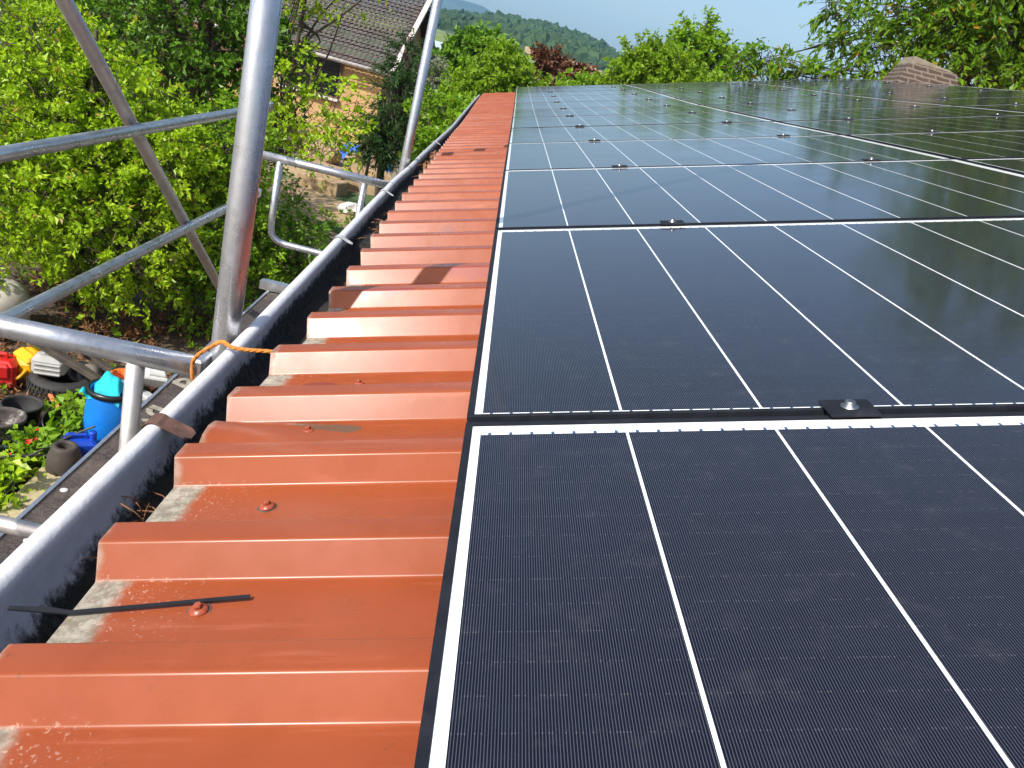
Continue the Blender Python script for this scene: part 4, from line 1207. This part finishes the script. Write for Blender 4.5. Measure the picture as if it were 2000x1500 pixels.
# yellow canister
yc = empty('yellow_canister', (-3.80, 6.30, G), 'yellow plastic canister leaning behind the red one', 'canister', rotz=-.5)
M_YEL = simple('yellow_plastic', (.78, .40, .01), .4, 0, .1, 6, dirt=(.3, .15, .02), dirt_amt=.3)
b = MB(); b.lathe([(.0001, 0), (.14, 0), (.165, .04), (.17, .14), (.16, .25), (.12, .33), (.07, .36), (.0001, .365)], n=10, smooth=False)
b.bbox((0, -.02, .36), (.20, .11, .05), .02); b.build('body', M_YEL, yc)
b = MB(); b.tube(rounded([(-.10, -.10, .30), (-.10, -.21, .26), (.10, -.21, .26), (.10, -.10, .30)], .04), .018, 10); b.build('handle', M_YEL, yc)
yc.rotation_euler = (radians(25), radians(10), -.4)
# red canister
rc = empty('red_canister', (-3.98, 6.02, G), 'red plastic canister cut by the left frame edge', 'canister', rotz=.3)
M_RED = simple('red_plastic', (.52, .014, .012), .42, 0, .2, 6, dirt=(.20, .08, .06), dirt_amt=.5)
b = MB(); b.bbox((0, 0, .15), (.30, .24, .28), .04); b.bbox((.0, -.1, .20), (.2, .08, .14), .02); b.build('body', M_RED, rc)
b = MB(); b.bbox((-.02, 0, .325), (.17, .04, .035), .012); b.box((-.085, 0, .30), (.03, .04, .05)); b.box((.045, 0, .30), (.03, .04, .05)); b.build('handle', M_RED, rc)
# white tank
wt = empty('white_tank', (-4.72, 7.15, G), 'large off-white round tank lying at the left edge', 'tank')
b = MB(); b.lathe([(.0001, 0), (.2, .0), (.30, .05), (.34, .14), (.34, .36), (.30, .46), (.2, .52), (.0001, .53)], n=36); b.build('body', simple('off_white_plastic', (.50, .46, .40), .5, 0, .12, 5, dirt=(.3, .25, .2), dirt_amt=.4), wt)
b = MB(); b.lathe([(.0001, .58), (.06, .58), (.065, .57), (.065, .52)], n=20); b.build('cap', M_GREYP, wt)
# beams
M_BEAM = simple('old_dark_timber', (.045, .036, .028), .85, 0, .35, 7, bump=.4, dirt=(.12, .10, .06), dirt_amt=.5)
def beam(name, p, q, w, h, mat_, label, cat, group=None):
    p, q = Vector(p), Vector(q); d = (q - p); L = d.length; R_ = d.to_track_quat('X', 'Z').to_matrix()
    b = MB(); b.bbox((0, 0, 0), (L, w, h), .006)
    b.box((0, w * .2, h / 2 + .0015), (L * .96, w * .12, .003))
    o = b.build(name, mat_); o.matrix_world = Matrix.Translation((p + q) / 2) @ R_.to_4x4()
    return tag(o, label, cat, group)
beam('timber_beam', (-4.05, 6.08, G + .65), (-2.91, 5.89, G + .31), .075, .055, M_BEAM, 'long dark timber beam sloping down over the tyre to the barrel', 'beam', 'old timber beams')
beam('timber_beam', (-3.75, 6.62, G + .36), (-2.88, 6.25, G + .19), .07, .05, M_BEAM, 'dark timber beam behind, higher in the view than the first', 'beam', 'old timber beams')
beam('wood_board', (-3.78, 6.36, G + .43), (-3.46, 6.26, G + .40), .15, .02, simple('fresh_pine', (.62, .46, .24), .7), 'short pale pine board behind the timber beam', 'board')
beam('white_stick', (-3.25, 6.20, G + .23), (-2.96, 6.12, G + .23), .03, .02, simple('white_stick_paint', (.7, .68, .6), .6), 'thin white stick pointing at the barrel', 'stick')
beam('orange_tube', (-3.62, 6.06, G + .12), (-3.22, 5.62, G + .10), .035, .03, simple('faded_orange_plastic', (.75, .20, .08), .6), 'faded orange stick lying among the leaves', 'stick')
for i, (x, y, l) in enumerate(((-3.44, 6.44, 'small grey pot lying beside the second beam, left one of two'), (-3.30, 6.42, 'small grey pot lying beside the second beam, right one of two'))):
    lathe_thing('small_pot', (x, y, G + .13), [(.0001, 0), (.07, 0), (.10, .05), (.105, .13), (.09, .17), (.07, .17), (.075, .1), (.0001, .08)], simple('grey_brown_felt', (.16, .14, .12), .9), l, 'pot', 'small grey pots', tilt=(1.2, .5 - i, 0))
# broken white panels and blocks
M_WHITE = simple('dirty_white_foam', (.62, .62, .60), .8, 0, .12, 8, dirt=(.3, .27, .22), dirt_amt=.4)
def block(name, loc, size, rot, label, mat_=M_WHITE, group='white foam pieces'):
    b = MB(); b.bbox((0, 0, 0), size, .012); b.bbox((size[0] * .18, 0, size[2] * .5), (size[0] * .5, size[1] * .6, size[2] * .4), .01)
    o = b.build(name, mat_); o.location = loc; o.rotation_euler = rot
    return tag(o, label, 'foam block', group)
block('foam_block', (-2.86, 6.55, G + .18), (.34, .2, .12), (.3, .2, .6), 'bright white foam block right of the barrel behind the deck edge')
block('foam_block', (-2.78, 6.25, G + .09), (.28, .24, .06), (.1, .3, 1.1), 'flat white foam piece leaning below the bright block')
block('foam_block', (-2.92, 5.48, G + .06), (.34, .12, .05), (.15, .1, -.6), 'white foam strip left of the barrel foot')
block('foam_block', (-3.0, 5.28, G + .05), (.24, .16, .05), (.3, -.2, .8), 'crumpled white foam piece above the blue jerrycan')
block('grey_tray', (-2.98, 5.98, G + .20), (.30, .16, .05), (.1, .15, -.3), 'pale grey tray left of the barrel rim', M_GREYP, None)['category'] = 'tray'
block('grey_slab', (-2.90, 5.72, G + .07), (.34, .40, .08), (.1, -.2, .4), 'dull grey slab leaning behind the barrel', simple('grey_fibre_cement', (.22, .21, .19), .9, 0, .2, 6), None)['category'] = 'slab'
# yellowish concrete slab
b = MB(); b.bbox((0, 0, 0), (.26, 1.15, .16), .015)
sl = b.build('concrete_kerb', simple('yellowed_concrete', (.42, .35, .20), .9, 0, .2, 7, bump=.3, dirt=(.25, .2, .1), dirt_amt=.5))
sl.location = (-2.74, 4.45, G + .06); sl.rotation_euler = (0, 0, .10); tag(sl, 'yellowed concrete kerb beside the scaffold deck', 'kerb')
# hoses
def hose(pts, r, label, mat_=M_BLACKPL, name='hose', group=None):
    return tag(MB().tube(smooth_path(pts, 8), r, 8).build(name, mat_), label, 'hose', group)
M_HOSE = simple('grey_hose_rubber', (.07, .065, .06), .6)
hose([(-3.35, 4.2, .55), (-3.1, 4.5, .56), (-2.9, 4.72, .52), (-2.7, 4.75, .50), (-2.5, 4.7, .48)], .012, 'dark hose running over the kerb under the clay pot', M_HOSE, group='hoses by the kerb')
hose([(-3.2, 4.2, .52), (-2.98, 4.58, .54), (-2.8, 4.9, .62), (-2.65, 5.02, .70)], .009, 'thin grey hose rising past the clay pot', M_HOSE, group='hoses by the kerb')

# low plants
def plant(name, label, cat, c, clumps, mat_, ll, lw, M=8, L=(.12, .25), extra=None):
    root = empty(name, c, label, cat)
    B, D = sprays(clumps, 1.0, .7, .6, .6); Ls = rng.uniform(L[0], L[1], len(B))
    V, T = leaf_cloud(B, D, Ls, M, ll, lw, .15, .9, upbias=1.2)
    o = np_mesh('leaves', V, T, mat_, root); o.matrix_parent_inverse = Matrix.Translation(-root.location)
    V, T = twig_mesh(B, D, Ls, .1, .004)
    o = np_mesh('stems', V, T, simple('green_stem', (.08, .12, .03), .6), root); o.matrix_parent_inverse = Matrix.Translation(-root.location)
    if extra:
        bb = MB()
        for _ in range(extra[0]):
            p = B[random.randrange(len(B))] + np.array([random.gauss(0, .03), random.gauss(0, .03), random.uniform(.08, .16)])
            for k in range(6):
                a = k * pi / 3 + random.uniform(-.3, .3); s = random.uniform(.018, .03)
                d = Vector((cos(a), sin(a), random.uniform(.1, .7))); w_ = Vector((-sin(a), cos(a), .2)) * s * .5
                P_ = Vector(p); bb.add([P_, P_ + d * s * .7 + w_, P_ + d * s * 1.3, P_ + d * s * .7 - w_], [(0, 1, 2), (0, 2, 3)])
        o = bb.build('blossoms', extra[1], root); o.matrix_parent_inverse = Matrix.Translation(-root.location)
    return root
plant('nettle_plant', 'bright green nettle growing between the black pots and the barrel', 'plant', (-3.1, 5.35, G), [(-3.02, 5.22, .45, .14, .16, .20, 17), (-2.92, 5.42, .46, .12, .12, .16, 9), (-3.1, 5.55, .42, .16, .14, .10, 7), (-3.2, 5.75, .38, .12, .12, .08, 4)], LM_MID, .085, .055, 7)
plant('flowering_plant', 'red flowering plant beside the clay pot', 'plant', (-3.0, 4.95, G), [(-2.98, 4.85, .42, .15, .15, .12, 30), (-3.1, 4.68, .38, .15, .15, .10, 20)], LM_MID, .075, .055, extra=(13, simple('red_petals', (.75, .035, .02), .5)))
plant('low_plant', 'low green leafy plant left of the concrete kerb', 'plant', (-3.1, 4.5, G), [(-3.1, 4.45, .42, .24, .2, .13, 40), (-2.98, 4.2, .40, .22, .2, .13, 34), (-3.35, 4.6, .38, .15, .12, .08, 8)], LM_BRIGHT, .065, .05)
# ground cover and litter between the things
def scatter(name, label, n, box, mat_, ll, lw, kind='stuff', hgt=.1, M=5, L=(.05, .14), cat='ground cover'):
    x0_, x1_, y0_, y1_ = box
    B = np.stack([rng.uniform(x0_, x1_, n), rng.uniform(y0_, y1_, n), np.zeros(n)], 1)
    keep = rng.uniform(0, 1, n) < .25 + .75 * (np.sin(B[:, 0] * 3.1 + B[:, 1] * 1.3) * np.sin(B[:, 1] * 2.3) > -.1)
    B = B[keep]; B[:, 2] = np.array([gz(x, y) for x, y, _ in B]) + rng.uniform(0, hgt, len(B))
    D = rng.normal(0, 1, B.shape); D[:, 2] = np.abs(D[:, 2]) * .8 + .2; D /= np.linalg.norm(D, axis=1, keepdims=True)
    V, T = leaf_cloud(B, D, rng.uniform(L[0], L[1], len(B)), M, ll, lw, .1, .9, upbias=1.0)
    return tag(np_mesh(name, V, T, mat_), label, cat, None, kind)
scatter('ground_cover', 'creeping green leaves over the yard soil', 420, (-5.5, -1.6, 3.8, 9.5), LM_MID, .055, .04)
scatter('leaf_litter', 'dry brown leaves and stalks over the yard soil', 2600, (-5.2, -1.8, 4.0, 9.0), M_DRY, .06, .022, hgt=.05, cat='leaf litter')
scatter('weeds', 'green weeds at the edge of the dirt path', 900, (-5.0, -1.2, 10.5, 15.5), LM_MID, .08, .04, hgt=.25)
# ------------------------------------------------------------------ things by the tan house
tp = cloth('tarpaulin', (-3.95, 22.6, .75), .45, .35, .10, simple('blue_tarpaulin', (.01, .13, .55), .5, 0, .2, 6), 'crumpled blue tarpaulin heap in front of the tan house', 'tarpaulin', 8, .5)
bb_ = empty('blue_crate', (-2.55, 20.4, .45), 'upright blue plastic crate beside the second scaffold post', 'crate', rotz=.3)
b = MB(); b.bbox((0, 0, .30), (.34, .3, .60), .02); b.build('body', M_BLUE, bb_)
b = MB(); b.bbox((0, 0, .61), (.37, .33, .04), .012); b.build('rim', M_BLUE, bb_)
b2 = empty('blue_crate', (-2.85, 19.9, .45), 'low blue plastic crate lying left of the upright one', 'crate', rotz=.7)
b = MB(); b.bbox((0, 0, .14), (.6, .4, .28), .02); b.build('body', M_BLUE, b2)
b = MB(); b.bbox((0, 0, .29), (.64, .44, .04), .012); b.build('rim', simple('pale_blue_plastic', (.05, .35, .75), .4), b2)
pil = empty('stone_pillar', (-2.12, 18.6, .45), 'weathered grey stone pillar behind the second scaffold post', 'pillar')
b = MB(); b.bbox((0, 0, .5), (.42, .42, 1.2), .03); b.build('shaft', simple('weathered_stone', (.34, .30, .24), .9, 0, .25, 6, bump=.4), pil)
b = MB(); b.add([(-.3, -.3, 1.1), (.3, -.3, 1.1), (.3, .3, 1.1), (-.3, .3, 1.1), (-.26, -.26, 1.18), (.26, -.26, 1.18), (.26, .26, 1.18), (-.26, .26, 1.18), (0, 0, 1.34)], [(3, 2, 1, 0), (0, 1, 5, 4), (1, 2, 6, 5), (2, 3, 7, 6), (3, 0, 4, 7), (4, 5, 8), (5, 6, 8), (6, 7, 8), (7, 4, 8)]); b.build('cap', simple('grey_cap_stone', (.40, .38, .34), .9), pil)
lp = empty('garden_lantern', (-2.72, 17.3, .45), 'black garden lantern on a post before the tan house', 'lantern')
b = MB(); b.tube([(0, 0, 0), (0, 0, 1.38)], .035, 10); b.lathe([(.09, 0), (.09, .08), (.04, .12)], n=12); b.build('post', M_BLACKPL, lp)
b = MB()
for a in range(4): b.box((.085 * cos(a * pi / 2 + .78), .085 * sin(a * pi / 2 + .78), 1.53), (.014, .014, .26))
b.box((0, 0, 1.395), (.16, .16, .03)); b.add([(-.13, -.13, 1.66), (.13, -.13, 1.66), (.13, .13, 1.66), (-.13, .13, 1.66), (0, 0, 1.82)], [(0, 1, 4), (1, 2, 4), (2, 3, 4), (3, 0, 4), (3, 2, 1, 0)]); b.build('lamp_cage', M_BLACKPL, lp)
b = MB(); b.box((0, 0, 1.53), (.10, .10, .22)); b.build('lamp_glass', simple('frosted_glass', (.5, .55, .55), .3), lp)
def stone(loc, s, label, mat_, seed, name='boulder', cat='stone', group=None):
    r_ = np.random.default_rng(seed)
    V = IV * (1 + .16 * r_.standard_normal((len(IV), 1))) * np.array(s); o = np_mesh(name, V, IF, mat_); o.location = loc
    return tag(o, label, cat, group)
M_SAND = simple('sandy_stone', (.34, .24, .14), .9, 0, .25, 5)
stone((-3.35, 20.9, .75), (.38, .3, .34), 'round sandy boulder right of the blue tarpaulin', M_SAND, 1, group='stones by the house')
stone((-4.6, 21.3, .65), (.55, .4, .3), 'wide sandy boulder left of the blue tarpaulin', M_SAND, 2, group='stones by the house')
stone((-2.72, 16.2, .52), (.26, .2, .14), 'pale rubble lump on the dirt path near the second end rail', simple('pale_rubble', (.6, .58, .56), .9), 3, name='rubble', group=None)
st_ = MB(); st_.bbox((0, 0, 0), (1.2, .5, .35), .02); st_.bbox((.1, .45, .2), (1.1, .5, .35), .02)
st_ = st_.build('stone_steps', M_SAND); st_.location = (-3.05, 19.0, .55); st_.rotation_euler = (0, 0, -.2); tag(st_, 'two sandy stone steps on the dirt path', 'steps')
st2 = MB(); st2.bbox((0, 0, 0), (1.0, .6, .4), .02); st2.bbox((-.1, .4, .3), (.8, .3, .25), .02); st2 = st2.build('stone_block', M_SAND); st2.location = (-3.75, 18.0, .5); st2.rotation_euler = (0, 0, -.25); tag(st2, 'low sandy stone block left on the dirt path', 'stone block')
plant('pink_flower', 'pink flowers below the second end rail', 'plant', (-3.05, 12.4, .35), [(-3.05, 12.4, 1.25, .25, .2, .3, 20)], LM_MID, .07, .045, extra=(9, simple('pink_petals', (.75, .10, .28), .5)))

# ------------------------------------------------------------------ summer haze
t = NT('haze_air')
pv = t.n('ShaderNodeVolumePrincipled')
pv.inputs['Color'].default_value = (.34, .66, 1.0, 1)
pv.inputs['Density'].default_value = 1.7e-4
pv.inputs['Anisotropy'].default_value = 0.0
t.link(pv.outputs[0], t.out.inputs['Volume'])
b = MB(); b.box((0, 2600, 190), (3700, 6200, 386.4))
tag(b.build('haze', t.m), 'thin blue summer haze in the air', 'haze', None, 'stuff')
